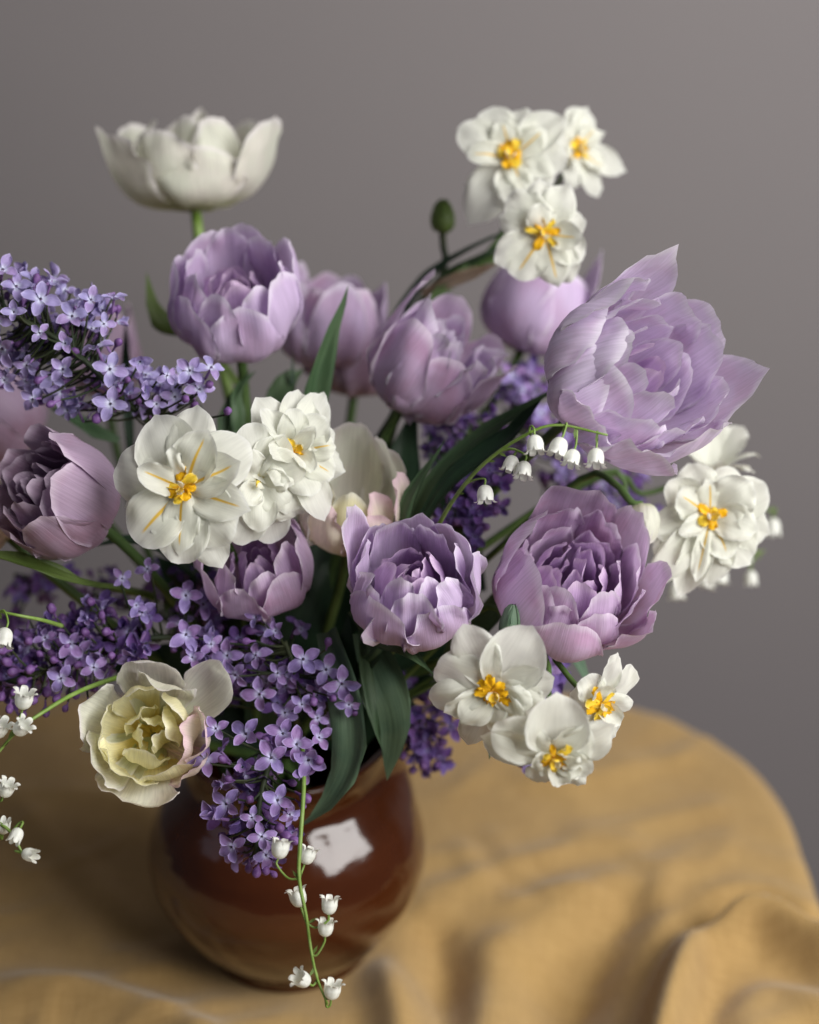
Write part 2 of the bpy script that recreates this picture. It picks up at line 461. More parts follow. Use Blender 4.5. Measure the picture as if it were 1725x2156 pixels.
def jug():
    prof = [(.0, .0), (.046, .0), (.050, .004), (.056, .014), (.070, .034), (.0805, .058), (.0835, .078), (.081, .097), (.0735, .115),
            (.064, .129), (.0575, .139), (.0555, .149), (.0575, .159), (.0605, .166), (.0615, .169), (.0595, .1705), (.0565, .168),
            (.0530, .158), (.0515, .146), (.058, .132), (.070, .110), (.0755, .08), (.060, .03), (.0, .012)]
    pv = [Vector((a, b, 0)) for a, b in prof]
    n = 110; ns = 96; vs, fs = [], []
    for i in range(n + 1):
        p = spline(pv, i / n); r, z = max(0, p.x), p.y
        for k in range(ns):
            a = 2 * math.pi * k / ns
            da = math.atan2(math.sin(a - .30), math.cos(a - .30))
            sp = .024 * math.exp(-(da / .38) ** 2) * sm(.098, .162, z)
            rr = (r + (sp if r > .03 else 0)) * (1 + .006 * nz(math.cos(a) * 1.3, math.sin(a) * 1.3, z * 12))
            vs.append((rr * 1.11 * math.cos(a), rr * 1.11 * math.sin(a) + JY, z + .0015))
    for i in range(n):
        for k in range(ns):
            k2 = (k + 1) % ns
            fs.append((i * ns + k, i * ns + k2, (i + 1) * ns + k2, (i + 1) * ns + k))
    thing('jug', 'round glossy brown glazed jug holding the whole bouquet', 'jug', me=mesh('jug', vs, fs, M['glaze']))


jug()
NECK = Vector((0, JY, .12))
rs = random.Random(7)


def stem_to_neck(base, axis, r=.0026, mat='stem', parent=None, sag=.35, name='stem', r1=None):
    e = NECK + Vector((rs.uniform(-.03, .03), rs.uniform(-.03, .03), rs.uniform(-.02, .01)))
    L_ = (base - e).length
    pts = [base, base - axis * L_ * .22, e + Vector((0, 0, L_ * sag)) + (base - e) * .15, e]
    # bezier
    q = []
    for i in range(9):
        t = i / 8; q.append(pts[0] * (1 - t) ** 3 + pts[1] * 3 * t * (1 - t) ** 2 + pts[2] * 3 * t * t * (1 - t) + pts[3] * t ** 3)
    return tube(name, q, r, r1 or r, M[mat], parent, n=18, sides=10)


# ------------------------------------------------------------------ petals
def petal_mesh(name, cl, W, hint, cup=0.0, m=.45, p=2.3, basew=.28, wide=.6, topw=.86, ruf=.0, jag=.0, wob=.0, tip=.0, tilt=.0,
               seed=0.0, nu=16, nv=18, mat=None, fold=.0, edge_curl=.0, thick=0.0):
    """petal over a centreline cl(v); hint(v) is the side it is hollow towards; W full width"""
    vs, fs, uvs = [], [], []
    for i in range(nu + 1):
        s = -1 + 2 * i / nu; u = math.sin(s * math.pi / 2)
        ln = m + (1 - m) * max(0, 1 - abs(u) ** p) ** (1 / p)
        ln += jag * (nz(u * 5 + seed * 3.1, seed) * 1.0 + .6 * nz(u * 14, seed * 1.7)) * (1 - .5 * abs(u)) + tip * math.exp(-(u / .16) ** 2)
        for j in range(nv + 1):
            t = j / nv; v = t * ln
            vc = max(0, min(1, v)); e = .01
            c = cl(vc); tg = (cl(min(1, vc + e)) - cl(max(0, vc - e)))
            tg = tg.normalized() if tg.length > 1e-9 else Vector((0, 0, 1))
            if v > 1: c = c + tg * (v - 1) * (cl(1) - cl(.9)).length * 10
            h = hint(vc); N = (h - tg * h.dot(tg)); N.normalize(); Sd = tg.cross(N)
            if vc < wide: k = vc / wide; wf = basew + (1 - basew) * math.sin(k * math.pi / 2) ** 1.15
            else: k = (vc - wide) / (1 - wide); wf = 1 - (1 - topw) * k * k
            x = u * wf * W / 2 * (1 + .5 * jag * nz(v * 9, seed + (7 if u > 0 else 0)) * abs(u))
            if abs(cup) > 1e-6:
                a = x * cup; a = max(-2.4, min(2.4, a))
                q = Sd * (math.sin(a) / cup) + N * ((1 - math.cos(a)) / cup)
            else: q = Sd * x
            dz = wob * nz(u * 1.4 + seed, v * 2.2, seed * 2.3) + ruf * nz(u * 3.2 + seed * 5, v * 4.5, seed) * (abs(u) ** 2 + t ** 4) \
                + fold * abs(u) * W * .5 * wf - edge_curl * (abs(u) ** 4 * v + t ** 6 * .8) + tilt * u * W / 2 * v
            if jag: dz += ruf * .35 * nz(u * 11 + seed, v * 13) * (abs(u) ** 4 + t ** 6)
            vs.append(tuple(c + q + N * dz)); uvs.append((u * .5 + .5, t))
    for i in range(nu):
        for j in range(nv):
            a = i * (nv + 1) + j; fs.append((a, a + 1, a + nv + 2, a + nv + 1))
    return mesh(name, vs, fs, mat, uvs)


def bez(a, b, c, d):
    return lambda t: a * (1 - t) ** 3 + b * 3 * t * (1 - t) ** 2 + c * 3 * t * t * (1 - t) + d * t ** 3


def frame(loc, axis):
    a = axis.normalized(); f = (-FWD - UP); f = f - a * f.dot(a); f.normalize(); Y = -f; X = Y.cross(a)
    return Matrix(((X.x, Y.x, a.x, loc.x), (X.y, Y.y, a.y, loc.y), (X.z, Y.z, a.z, loc.z), (0, 0, 0, 1)))


TULIP_N = [0]


def tulip(label, at, ax, petals, mats, s=1.0, stem='stem', roll=0, name='tulip', hi=True, seed=None, stem_r=.0032, jag=.022, sag=.35, hs=1.0):
    """petals: (azimuth deg, H, R, r_tip, W, layer, opts) in mm; azimuth 0 = towards the viewer, 90 = right"""
    TULIP_N[0] += 1; sd = (seed if seed is not None else TULIP_N[0]) * 3.37
    axis = C3(ax); loc = P(*at)
    root = thing(name, label, 'tulip', frame(loc, axis))
    for k, pt in enumerate(petals):
        az, H, Rr, rt, W, lay = pt[:6]; H *= hs; o = pt[6] if len(pt) > 6 else {}
        q = R(az + roll); e = Vector((math.sin(q), -math.cos(q), 0)); z = Vector((0, 0, 1)); k_ = .001 * s
        zt = o.get('zm', .60)
        cl = bez(e * (2 * k_), e * (Rr * 1.28 * k_) + z * (-.02 * H * k_), e * (max(Rr * 1.12, rt * .9) * k_) + z * (H * zt * k_), e * (rt * k_) + z * (H * k_))
        me = petal_mesh('petal', cl, W * k_, lambda v, e=e: -e * 1.0 + z * .25, cup=1 / (o.get('rho', max(Rr * .95, 7)) * k_), m=o.get('m', .42),
                        p=o.get('p', 2.3), ruf=o.get('ruf', 3.2) * k_, jag=o.get('jag', jag), wob=o.get('wob', 4.5) * k_, tip=o.get('tip', 0), tilt=o.get('tilt', .06),
                        seed=sd + k * 1.71, nu=20 if hi else 14, nv=22 if hi else 14, mat=M[mats[min(lay, len(mats) - 1)]], fold=o.get('fold', 0),
                        edge_curl=o.get('curl', 1.5) * k_, topw=o.get('topw', .86), wide=o.get('wide', .6))
        link('petal', me, root)
    if stem: stem_to_neck(loc - axis * .001, axis, stem_r, stem, root, sag)
    return root


def layers(spec, seed=1, jit=8):
    """spec rows: (n, az0, H, R, rt, W, layer) -> petals"""
    r = random.Random(seed); out = []
    for n, a0, H, Rr, rt, W, lay in spec:
        for i in range(n):
            out.append((a0 + 360 * i / n + r.uniform(-jit, jit), H * r.uniform(.93, 1.06), Rr * r.uniform(.95, 1.05), rt + Rr * r.uniform(-.08, .10), W * r.uniform(.9, 1.1), lay,
                        {'tilt': r.uniform(-.12, .12)}))
    return out


CORE = [(4, 20, 50, 22, 11, 36, 2), (4, 0, 49, 15, 5, 27, 2), (3, 40, 47, 9, 2, 18, 2)]

# centre tulip
tulip('lilac double tulip in the middle, its one long petal curling up at the left', (870, 1292, .965), (-.02, .62, .78),
      [(-38, 50, 37, 31, 60, 0), (28, 44, 36.5, 31, 52, 0, {'ruf': 7}), (84, 58, 37, 33, 40, 0, {'curl': 5}), (130, 60, 36, 30, 46, 0), (180, 58, 35, 25, 50, 0),
       (-128, 60, 35, 27, 44, 0), (-112, 84, 37, 33, 36, 0, {'rho': 16, 'm': .5, 'curl': 3, 'jag': .01}),
       (2, 52, 32, 22, 40, 1, {'ruf': 7}), (50, 54, 32, 24, 34, 1, {'ruf': 8}), (100, 57, 30, 24, 34, 1), (150, 58, 29, 20, 38, 1), (205, 60, 30, 22, 38, 1), (-60, 56, 32, 25, 36, 1, {'ruf': 8}), (-105, 60, 30, 24, 30, 1),
       (-20, 56, 26, 14, 30, 1), (30, 54, 25, 15, 28, 1)] + layers(CORE, 3), ['lilac_tulip', 'lilac_tulip', 'inner_tulip'], s=.94)
# tulip right of it
tulip('large open pinkish tulip right of the centre, pink petal tip at its lower right', (1178, 1290, .985), (.12, .60, .79),
      [(-66, 64, 46, 29, 74, 0, {'jag': .008, 'rho': 38, 'ruf': 2, 'm': .5}), (-8, 50, 44, 42, 60, 0, {'jag': .02}), (50, 54, 46, 58, 40, 0, {'rho': 20, 'm': .5}), (86, 58, 44, 55, 46, 0), (128, 68, 44, 46, 50, 0), (180, 78, 42, 38, 60, 0, {'p': 4, 'm': .6}),
       (-118, 74, 44, 30, 68, 0, {'jag': .01, 'm': .5}),
       (22, 50, 38, 34, 42, 1), (62, 54, 38, 42, 38, 1), (100, 62, 38, 36, 40, 1), (150, 66, 36, 30, 44, 1, {'ruf': 8}), (195, 66, 36, 28, 46, 1, {'ruf': 8}), (-95, 62, 37, 28, 40, 1), (-45, 54, 36, 26, 36, 1), (-15, 50, 35, 30, 36, 1, {'ruf': 7})]
      + layers([(6, 30, 57, 31, 23, 38, 1), (5, 10, 56, 25, 16, 34, 2), (4, 40, 54, 18, 9, 28, 2), (3, 0, 52, 11, 4, 20, 2)], 5), ['pink_tulip', 'pink_tulip', 'inner_tulip'], s=.92)
# big upper right tulip
BIG = {'jag': .012, 'wob': 6, 'ruf': 5, 'm': .55, 'p': 2.6, 'rho': 46, 'zm': .66}
tulip('big pale lilac tulip at the upper right, wide open with broad loose petals', (1245, 848, .975), (.55, .36, .75),
      [(-105, 60, 50, 40, 70, 0, dict(BIG, ruf=3)), (-62, 56, 50, 36, 68, 0, dict(BIG, ruf=3)), (-26, 50, 48, 56, 58, 0, dict(BIG, curl=4)), (8, 64, 52, 68, 60, 0, BIG),
       (50, 78, 52, 56, 62, 0, BIG), (98, 90, 52, 58, 64, 0, dict(BIG, tip=.08, m=.4, p=2.0)), (145, 78, 52, 54, 62, 0, BIG), (-158, 92, 50, 56, 62, 0, dict(BIG, tip=.10, m=.42, p=2.0)), (-130, 84, 50, 44, 62, 0, BIG),
       (-86, 68, 42, 26, 62, 1, BIG), (-40, 62, 43, 32, 62, 1, BIG), (0, 64, 43, 46, 54, 1, BIG), (40, 70, 44, 46, 54, 1, BIG), (82, 76, 44, 44, 54, 1, BIG), (125, 78, 44, 42, 56, 1, BIG), (170, 80, 42, 38, 58, 1, BIG), (-140, 78, 42, 30, 56, 1, BIG)]
      + layers([(4, 10, 70, 33, 27, 50, 1), (4, 50, 70, 25, 17, 40, 1), (3, 0, 66, 16, 8, 30, 2)], 8), ['pale_tulip', 'pale_tulip', 'inner_tulip'], s=.90, sag=.1)
# upper left tulip
tulip('full lilac tulip at the upper left below the pale tulip on its tall stem', (505, 722, 1.05), (-.02, .72, .62),
      [(-50, 48, 38, 33, 56, 0), (12, 46, 37, 32, 56, 0, {'tip': .04}), (62, 60, 37, 34, 48, 0), (110, 66, 38, 34, 50, 0), (165, 68, 36, 30, 54, 0), (215, 66, 37, 28, 54, 0), (-95, 60, 38, 31, 50, 0),
       (-15, 52, 32, 24, 36, 1), (35, 56, 32, 26, 34, 1), (80, 62, 32, 30, 34, 1), (140, 66, 30, 24, 38, 1), (190, 66, 31, 26, 40, 1), (-110, 62, 31, 22, 38, 1), (-60, 58, 32, 22, 34, 1)] + layers(CORE, 13),
      ['lilac_tulip', 'lilac_tulip', 'inner_tulip'], s=.98)
tulip('blurred lilac tulip behind the dark upright leaf blade', (680, 770, 1.14), (.18, .92, .3),
      layers([(5, 10, 62, 33, 30, 46, 0), (5, 40, 56, 28, 24, 38, 1), (4, 0, 52, 20, 14, 28, 2)], 21), ['lilac_tulip', 'pink_tulip', 'inner_tulip'], hi=False)
tulip('dim mauve tulip half hidden behind the sideways lilac tulip', (745, 825, 1.16), (.05, .9, .3),
      layers([(5, 10, 50, 31, 26, 44, 0), (4, 40, 46, 24, 18, 34, 1)], 22), ['mauve_tulip', 'mauve_tulip'], hi=False)
tulip('lilac tulip leaning right in the middle of the back row with a blushed front petal', (850, 850, 1.06), (.46, .76, .42),
      [(-50, 60, 35, 28, 56, 0, {'jag': .01}), (5, 52, 34, 30, 52, 0, {'jag': .01}), (60, 62, 36, 46, 46, 0), (110, 60, 35, 40, 46, 0), (165, 68, 34, 32, 46, 0), (-105, 82, 34, 24, 46, 0, {'tip': .05}),
       (30, 56, 31, 34, 36, 1, {'ruf': 9}), (80, 60, 31, 34, 34, 1, {'ruf': 9}), (-70, 70, 30, 18, 34, 1, {'ruf': 9}), (-20, 60, 30, 22, 34, 1, {'ruf': 9})] + layers([(5, 0, 62, 24, 22, 28, 1), (5, 30, 60, 17, 12, 22, 1), (4, 50, 58, 10, 5, 18, 1)], 9, 14),
      ['pink_tulip', 'lilac_tulip', 'inner_tulip'], s=1.0)
tulip('closed lilac tulip behind the narcissus cluster at the top', (1098, 735, 1.15), (.30, .92, .25),
      [(-40, 62, 36, 20, 60, 0, {'jag': 0, 'wob': 2}), (30, 60, 36, 22, 60, 0, {'jag': 0, 'wob': 2}), (82, 80, 37, 30, 62, 0, {'jag': 0, 'rho': 36}), (160, 70, 35, 22, 56, 0), (-110, 62, 36, 20, 56, 0, {'jag': 0}), (0, 58, 31, 12, 40, 1), (120, 60, 30, 12, 40, 1), (-120, 60, 30, 12, 40, 1)],
      ['lilac_tulip', 'lilac_tulip'], s=1.0, hi=False)
tulip('small dusky pink tulip under the white narcissus at the centre left', (552, 1248, 1.0), (-.08, .66, .74),
      [(-65, 52, 32, 30, 36, 0), (-15, 36, 32, 27, 38, 0), (40, 40, 32, 26, 40, 0), (95, 56, 32, 26, 50, 0, {'jag': .01}), (150, 58, 31, 24, 44, 0), (210, 56, 31, 24, 44, 0), (20, 42, 26, 20, 30, 1), (70, 50, 27, 18, 32, 1), (-40, 46, 26, 20, 26, 1)] + layers([(4, 10, 42, 17, 10, 22, 2), (3, 40, 40, 10, 4, 16, 2)], 4),
      ['pink_tulip', 'pink_tulip', 'inner_tulip'], s=.95)
tulip('mauve tulip at the left edge, opening to the left beside the narcissus', (198, 1098, .985), (-.56, .42, .70),
      [(60, 70, 40, 34, 66, 0, {'jag': .01, 'tip': .03}), (110, 78, 40, 36, 56, 0, {'jag': .01}), (165, 72, 38, 36, 54, 0), (5, 64, 38, 34, 60, 0), (-50, 60, 38, 36, 50, 0), (215, 68, 38, 34, 50, 0), (-100, 64, 38, 38, 50, 0),
       (80, 62, 33, 28, 40, 1), (130, 66, 33, 28, 40, 1), (30, 58, 33, 28, 36, 1), (-20, 56, 33, 28, 36, 1), (-70, 58, 33, 28, 36, 1), (190, 62, 33, 28, 36, 1)] + layers([(4, 30, 70, 31, 25, 48, 1), (4, 75, 68, 25, 17, 40, 1), (4, 40, 68, 18, 10, 30, 2), (3, 0, 66, 11, 5, 22, 2)], 15, 14),
      ['mauve_tulip', 'mauve_tulip', 'mauve_tulip'], s=.82, sag=.1)
tulip('blurred dusky tulip cut by the left edge under the lilac', (60, 940, 1.12), (-.75, .55, .3),
      layers([(5, 10, 62, 34, 34, 50, 0), (4, 40, 54, 26, 22, 38, 1)], 25), ['mauve_tulip', 'mauve_tulip'], hi=False, sag=.1)
tulip('blurred grey lilac tulip hidden behind the lilac sprig at the upper left', (225, 830, 1.20), (-.05, .95, .2),
      layers([(4, 10, 66, 26, 18, 44, 0), (3, 40, 58, 20, 12, 34, 1)], 26), ['mauve_tulip', 'mauve_tulip'], hi=False, sag=.1)
# cream tulips
tulip('cream tulip held highest on a single green stem', (412, 438, 1.13), (-.04, .96, .22),
      [(-62, 54, 46, 60, 74, 0, {'jag': .02, 'wob': 4, 'm': .58, 'tip': .05}), (14, 40, 42, 38, 70, 0, {'jag': .02, 'wob': 3, 'm': .55}), (78, 56, 45, 57, 66, 0, {'jag': .03, 'm': .55, 'tip': .05, 'ruf': 5}), (130, 56, 43, 46, 66, 1, {'m': .6, 'ruf': 5}), (185, 58, 41, 40, 66, 1, {'m': .6, 'ruf': 5}), (240, 56, 44, 52, 66, 1, {'m': .6, 'ruf': 5}), (-25, 52, 40, 40, 60, 0, {'m': .6, 'ruf': 5}), (45, 60, 34, 24, 46, 1, {'m': .55, 'ruf': 5}), (-80, 60, 34, 24, 46, 1, {'m': .55, 'ruf': 5}), (165, 62, 32, 18, 46, 1, {'m': .55, 'ruf': 5}), (-10, 60, 26, 12, 40, 1, {'m': .5, 'ruf': 5})],
      ['cream_tulip', 'cream_tulip'], s=.99, hi=True, name='cream_tulip', stem='stem_lime', stem_r=.0036)
tulip('cream tulip with blush petal rims tucked in behind the narcissus pair', (735, 1128, 1.02), (.05, .80, .58),
      [(-35, 42, 32, 26, 42, 0, {'ruf': 6}), (25, 34, 32, 28, 42, 0), (75, 52, 32, 28, 36, 0), (130, 62, 32, 26, 44, 1), (185, 66, 31, 24, 52, 1), (-110, 58, 32, 26, 44, 1), (-70, 46, 32, 27, 36, 1), (0, 44, 25, 17, 32, 2), (-50, 46, 25, 16, 30, 2), (45, 42, 25, 19, 26, 0)],
      ['cream_pink', 'cream_tulip', 'cream_in'], s=.98, name='cream_tulip')
SM = {'jag': .008, 'ruf': 2.5, 'wob': 5, 'm': .5, 'p': 2.2}
tulip('loose cream tulip with a yellow heart hanging over the left of the jug', (325, 1550, .96), (.02, .24, .96),
      [(-12, 30, 38, 46, 62, 0, dict(SM, tip=.05)), (48, 36, 34, 40, 36, 3, dict(SM, jag=.03, rho=20)), (88, 40, 33, 36, 46, 3, dict(SM, jag=.03, rho=20)), (128, 36, 38, 62, 44, 0, dict(SM, rho=18)), (182, 36, 38, 44, 56, 0, dict(SM, rho=24)),
       (-105, 34, 36, 42, 50, 0, SM), (-58, 36, 35, 38, 48, 0, SM), (165, 40, 32, 24, 44, 0, dict(SM, curl=5)), (205, 38, 28, 22, 40, 2, SM),
       (-35, 34, 30, 30, 54, 2, SM), (25, 36, 30, 28, 48, 2, SM), (-85, 36, 29, 27, 46, 2, SM), (80, 38, 28, 22, 40, 3, SM), (130, 36, 27, 18, 34, 2, SM),
       (-10, 32, 20, 12, 36, 2, SM), (110, 32, 18, 9, 32, 2, SM), (220, 30, 17, 10, 32, 2, SM), (50, 28, 11, 4, 22, 2, SM), (170, 28, 11, 4, 22, 2, SM), (290, 27, 11, 4, 22, 2, SM)], ['cream_tulip', 'cream_tulip', 'cream_in', 'cream_pink'], s=.88, name='cream_tulip', sag=.2)
tulip('sliver of a cream tulip cut by the left edge above the thick stem', (20, 1130, 1.02), (-.6, .7, .3),
      layers([(5, 10, 46, 26, 22, 38, 0)], 27), ['cream_pink'], hi=False, name='cream_tulip', sag=.1)


# ------------------------------------------------------------------ narcissus
def narcissus(label, at, ax, petals, s=1.0, corona=7, seed=1, stem=True, stem_pts=None, cor=('corona', 'corona_yellow'), name='narcissus', cor_r=7, heart=4):
    """petals: (angle on the picture in degrees, 0 = right, 90 = up, length, width, lift, layer[, opts]) in mm about the axis"""
    axis = C3(ax); loc = P(*at)
    # frame whose X is 'right' and Y is 'up' as seen in the picture
    X = RT - axis * RT.dot(axis); X.normalize(); Y = axis.cross(X)
    mt = Matrix(((X.x, Y.x, axis.x, loc.x), (X.y, Y.y, axis.y, loc.y), (X.z, Y.z, axis.z, loc.z), (0, 0, 0, 1)))
    root = thing(name, label, 'narcissus', mt)
    k_ = .001 * s; r = random.Random(seed); z = Vector((0, 0, 1))
    for k, pt in enumerate(petals):
        an, Ln, W, lift, lay = pt[:5]; Ln *= r.uniform(.93, 1.12); W *= r.uniform(.88, 1.06); lift += r.uniform(-3, 3); o = pt[5] if len(pt) > 5 else {}
        e = Vector((math.cos(R(an)), math.sin(R(an)), 0))
        z0 = (lay * 1.3 - 1.5)
        cl = bez(e * (1 * k_) + z * (z0 - 2) * k_, e * (Ln * .3 * k_) + z * ((z0 + 3.0) * k_), e * (Ln * .7 * k_) + z * ((z0 + lift * .7 + o.get('arch', 2)) * k_),
                 e * (Ln * k_) + z * ((z0 + lift) * k_))
        me = petal_mesh('petal', cl, W * k_, lambda v: z, cup=(o['cup'] * r.uniform(.8, 1.2) if 'cup' in o else r.choice((1 / 45, 1 / 30, 1 / 80, -1 / 60, 1 / 60))) / k_, m=r.uniform(.4, .54), p=r.uniform(1.8, 2.3), basew=.30, wide=r.uniform(.52, .66), topw=r.uniform(.78, .95), ruf=o.get('ruf', r.uniform(1.2, 2.8)) * k_, jag=.006,
                        wob=r.uniform(2, 4) * k_, seed=seed * 7.7 + k * 2.3, nu=16, nv=18, mat=M['white_streak' if o.get('st', lay >= 1) else 'white'], edge_curl=r.uniform(-2, 3) * k_, tip=r.uniform(-.02, .09), tilt=r.uniform(-.12, .12), fold=o.get('fold', 0))
        link('petal', me, root)
    for k in range(corona):
        an = 360 / max(1, corona) * k + r.uniform(-14, 14); e = Vector((math.cos(R(an)), math.sin(R(an)), 0))
        Ln = cor_r * r.uniform(.7, 1.5); z0 = 2.0
        cl = bez(z * z0 * k_, e * (Ln * .35 * k_) + z * ((z0 + 2.0) * k_), e * (Ln * .8 * k_) + z * ((z0 + 2.6) * k_), e * (Ln * k_) + z * ((z0 + r.uniform(.3, 3.0)) * k_))
        me = petal_mesh('corona_lobe', cl, r.uniform(3.6, 7.0) * k_, lambda v: z, cup=1 / 9 / k_, m=.7, basew=.5, ruf=2.4 * k_, wob=1.2 * k_, jag=.10, seed=seed + k * 1.3, nu=8, nv=8, mat=M[cor[k % 2]])
        link('corona_lobe', me, root)
    for k in range(heart):
        an = r.uniform(0, 360); e = Vector((math.cos(R(an)), math.sin(R(an)), 0)); Ln = r.uniform(2.5, 5)
        cl = bez(z * 3 * k_, e * (Ln * .6 * k_) + z * 6 * k_, e * (Ln * k_) + z * 8 * k_, e * (Ln * .7 * k_) + z * 9.5 * k_)
        link('inner_lobe', petal_mesh('inner_lobe', cl, 4.5 * k_, lambda v, e=e: -e, cup=1 / 3.5 / k_, m=.5, ruf=1 * k_, seed=k + seed, nu=8, nv=8, mat=M['white' if k % 2 else 'corona_yellow']), root)
    if stem_pts:
        tube('stem', [loc - axis * .002] + [P(*p) for p in stem_pts], .0014 * s + .0004, .0018, M['stem'], root, n=16, sides=8)
    elif stem:
        stem_to_neck(loc - axis * .002, axis, .0017, 'stem', root)
    return root


narcissus('large white narcissus facing out at the left centre with long yellow streaks', (385, 1028, .915), (-.12, .05, .98),
          [(112, 40, 36, 0, 0), (82, 41, 30, -4, 0), (160, 41, 34, 2, 0), (196, 32, 26, -3, 0), (228, 37, 32, 2, 1, {'st': True}), (270, 36, 30, 2, 0), (312, 38, 34, 0, 0), (295, 41, 22, -5, 0), (35, 37, 34, 1, 0),
           (62, 30, 28, 8, 1, {'st': True}), (22, 33, 26, 6, 1, {'st': True}), (342, 34, 26, 4, 1, {'st': True}), (268, 30, 24, 3, 1, {'st': True}), (155, 22, 20, 13, 1, {'st': True, 'cup': 1 / 9}), (100, 18, 11, 14, 1, {'st': False, 'cup': 1 / 7})],
          s=1.05, seed=3, corona=7, cor_r=8.5)
narcissus('white narcissus squeezed between the streaked one and the ruffled double one', (545, 1012, .945), (.3, -.25, .9),
          [(250, 36, 28, 0, 0), (285, 38, 30, -2, 0), (320, 34, 26, 0, 0), (95, 30, 28, 0, 0), (60, 28, 26, 2, 0), (200, 28, 26, 0, 0), (20, 26, 28, 4, 1, {'st': False}), (265, 26, 22, 5, 1, {'st': False}), (310, 24, 22, 6, 1, {'st': False}), (120, 20, 20, 8, 1, {'st': False}), (0, 14, 16, 9, 1, {'st': False}), (220, 15, 16, 9, 1, {'st': False})],
          seed=5, corona=0, heart=2)
narcissus('ruffled double white narcissus facing right beside the cream tulip', (615, 950, .955), (.42, .12, .88),
          [(125, 36, 26, 0, 0), (80, 33, 28, -2, 0), (60, 36, 26, -2, 0), (25, 28, 24, 0, 0), (345, 30, 24, 0, 0), (300, 38, 26, 0, 0), (265, 36, 26, 0, 0), (165, 26, 26, 2, 0), (215, 26, 24, 2, 0),
           (135, 26, 20, 7, 1, {'st': False, 'cup': 1 / 10}), (100, 24, 20, 9, 1, {'st': False}), (50, 22, 22, 8, 1, {'st': False}), (10, 22, 20, 9, 1), (330, 24, 22, 8, 1), (290, 26, 22, 8, 1, {'st': False}), (240, 22, 22, 9, 1, {'st': False}), (190, 20, 20, 12, 1, {'st': False, 'cup': 1 / 9}), (60, 14, 15, 15, 2, {'st': False, 'cup': 1 / 7}), (300, 15, 15, 14, 2, {'st': False, 'cup': 1 / 7})],
          seed=8, corona=3, cor_r=5, heart=3)
narcissus('narcissus with small yellow heart at the left of the top cluster', (1078, 330, 1.07), (-.1, .15, .95),
          [(150, 34, 26, 2, 0), (115, 32, 24, 0, 0), (75, 32, 26, 0, 0), (40, 34, 28, 0, 0), (0, 32, 26, 0, 0), (235, 40, 34, -4, 0), (275, 30, 26, 2, 0), (320, 30, 24, 0, 0),
           (180, 24, 22, 8, 1, {'cup': 1 / 10}), (105, 20, 18, 8, 1), (35, 22, 20, 8, 1), (285, 22, 18, 6, 1)], s=1.1, seed=11, corona=6, stem_pts=[(1075, 440, 1.10), (1030, 530, 1.12), (900, 640, 1.10), (800, 1000, 1.08)])
narcissus('narcissus turned to the right at the top right of the top cluster', (1215, 315, 1.10), (.62, .05, .75),
          [(75, 30, 26, 2, 0), (100, 28, 24, 2, 0), (35, 24, 14, 2, 0), (350, 42, 22, 0, 0), (310, 36, 24, 0, 0), (265, 26, 24, 0, 0), (180, 26, 26, 0, 0), (60, 18, 16, 9, 1), (330, 20, 16, 6, 1), (220, 18, 16, 6, 1)],
          s=1.0, seed=14, corona=6, stem_pts=[(1150, 430, 1.13), (1060, 540, 1.13), (910, 650, 1.11), (800, 1010, 1.09)])
narcissus('lowest narcissus of the top cluster, over the closed lilac tulip', (1147, 492, 1.03), (-.05, -.05, .98),
          [(130, 32, 26, -3, 0), (95, 30, 26, -3, 0), (65, 34, 28, -3, 0), (20, 28, 24, 0, 0), (330, 30, 26, 0, 0), (285, 30, 26, 2, 1), (235, 31, 28, 2, 1), (210, 32, 26, 0, 0), (300, 36, 24, -2, 0), (160, 28, 24, -2, 0), (110, 18, 18, 8, 1, {'st': False}), (350, 24, 18, 5, 1)],
          s=.98, seed=17, corona=6, cor_r=9, stem_pts=[(1120, 500, 1.07), (1040, 540, 1.10), (905, 650, 1.10), (800, 1020, 1.08)])
narcissus('big upper left narcissus of the lower right cluster with a drooping orange cup', (1040, 1452, .90), (-.1, -.42, .9),
          [(158, 36, 30, 0, 0), (115, 40, 32, -2, 0), (62, 38, 36, -3, 0, {'cup': 1 / 40}), (15, 30, 30, 2, 0), (345, 26, 28, 4, 0), (195, 38, 24, 0, 0), (250, 36, 24, 0, 0), (290, 28, 26, 0, 0), (205, 28, 18, 8, 1, {'st': False, 'cup': 1 / 9}), (225, 24, 20, 6, 1, {'st': False}),
           (320, 22, 14, 11, 1, {'st': False, 'cup': 1 / 8}), (270, 22, 20, 6, 1, {'st': False}), (345, 20, 18, 6, 1, {'st': False})], s=.97, seed=21, corona=8, cor_r=9, cor=('corona', 'corona'), stem_pts=[(1075, 1360, .95), (1070, 1310, .965), (1000, 1290, 1.0), (780, 1500, 1.06)])
narcissus('lowest narcissus of the lower right cluster, hanging over the cloth', (1165, 1592, .885), (.08, -.5, .85),
          [(88, 36, 42, -2, 0, {'cup': 1 / 30}), (150, 36, 30, -2, 0), (25, 36, 28, 0, 0), (165, 38, 26, -4, 0), (40, 28, 30, -2, 0), (255, 22, 26, 2, 0), (310, 26, 20, 2, 0), (340, 24, 18, 3, 0),
           (290, 18, 18, 8, 1, {'st': False, 'cup': 1 / 7}), (325, 18, 16, 9, 1, {'st': False, 'cup': 1 / 7}), (5, 14, 14, 9, 1, {'st': False, 'cup': 1 / 6}), (200, 14, 16, 5, 1, {'st': False})], s=.9, seed=24, corona=7, cor_r=9, cor=('corona', 'corona_yellow'), stem_pts=[(1155, 1450, .93), (1150, 1390, .95), (1090, 1330, .99), (790, 1500, 1.06)])
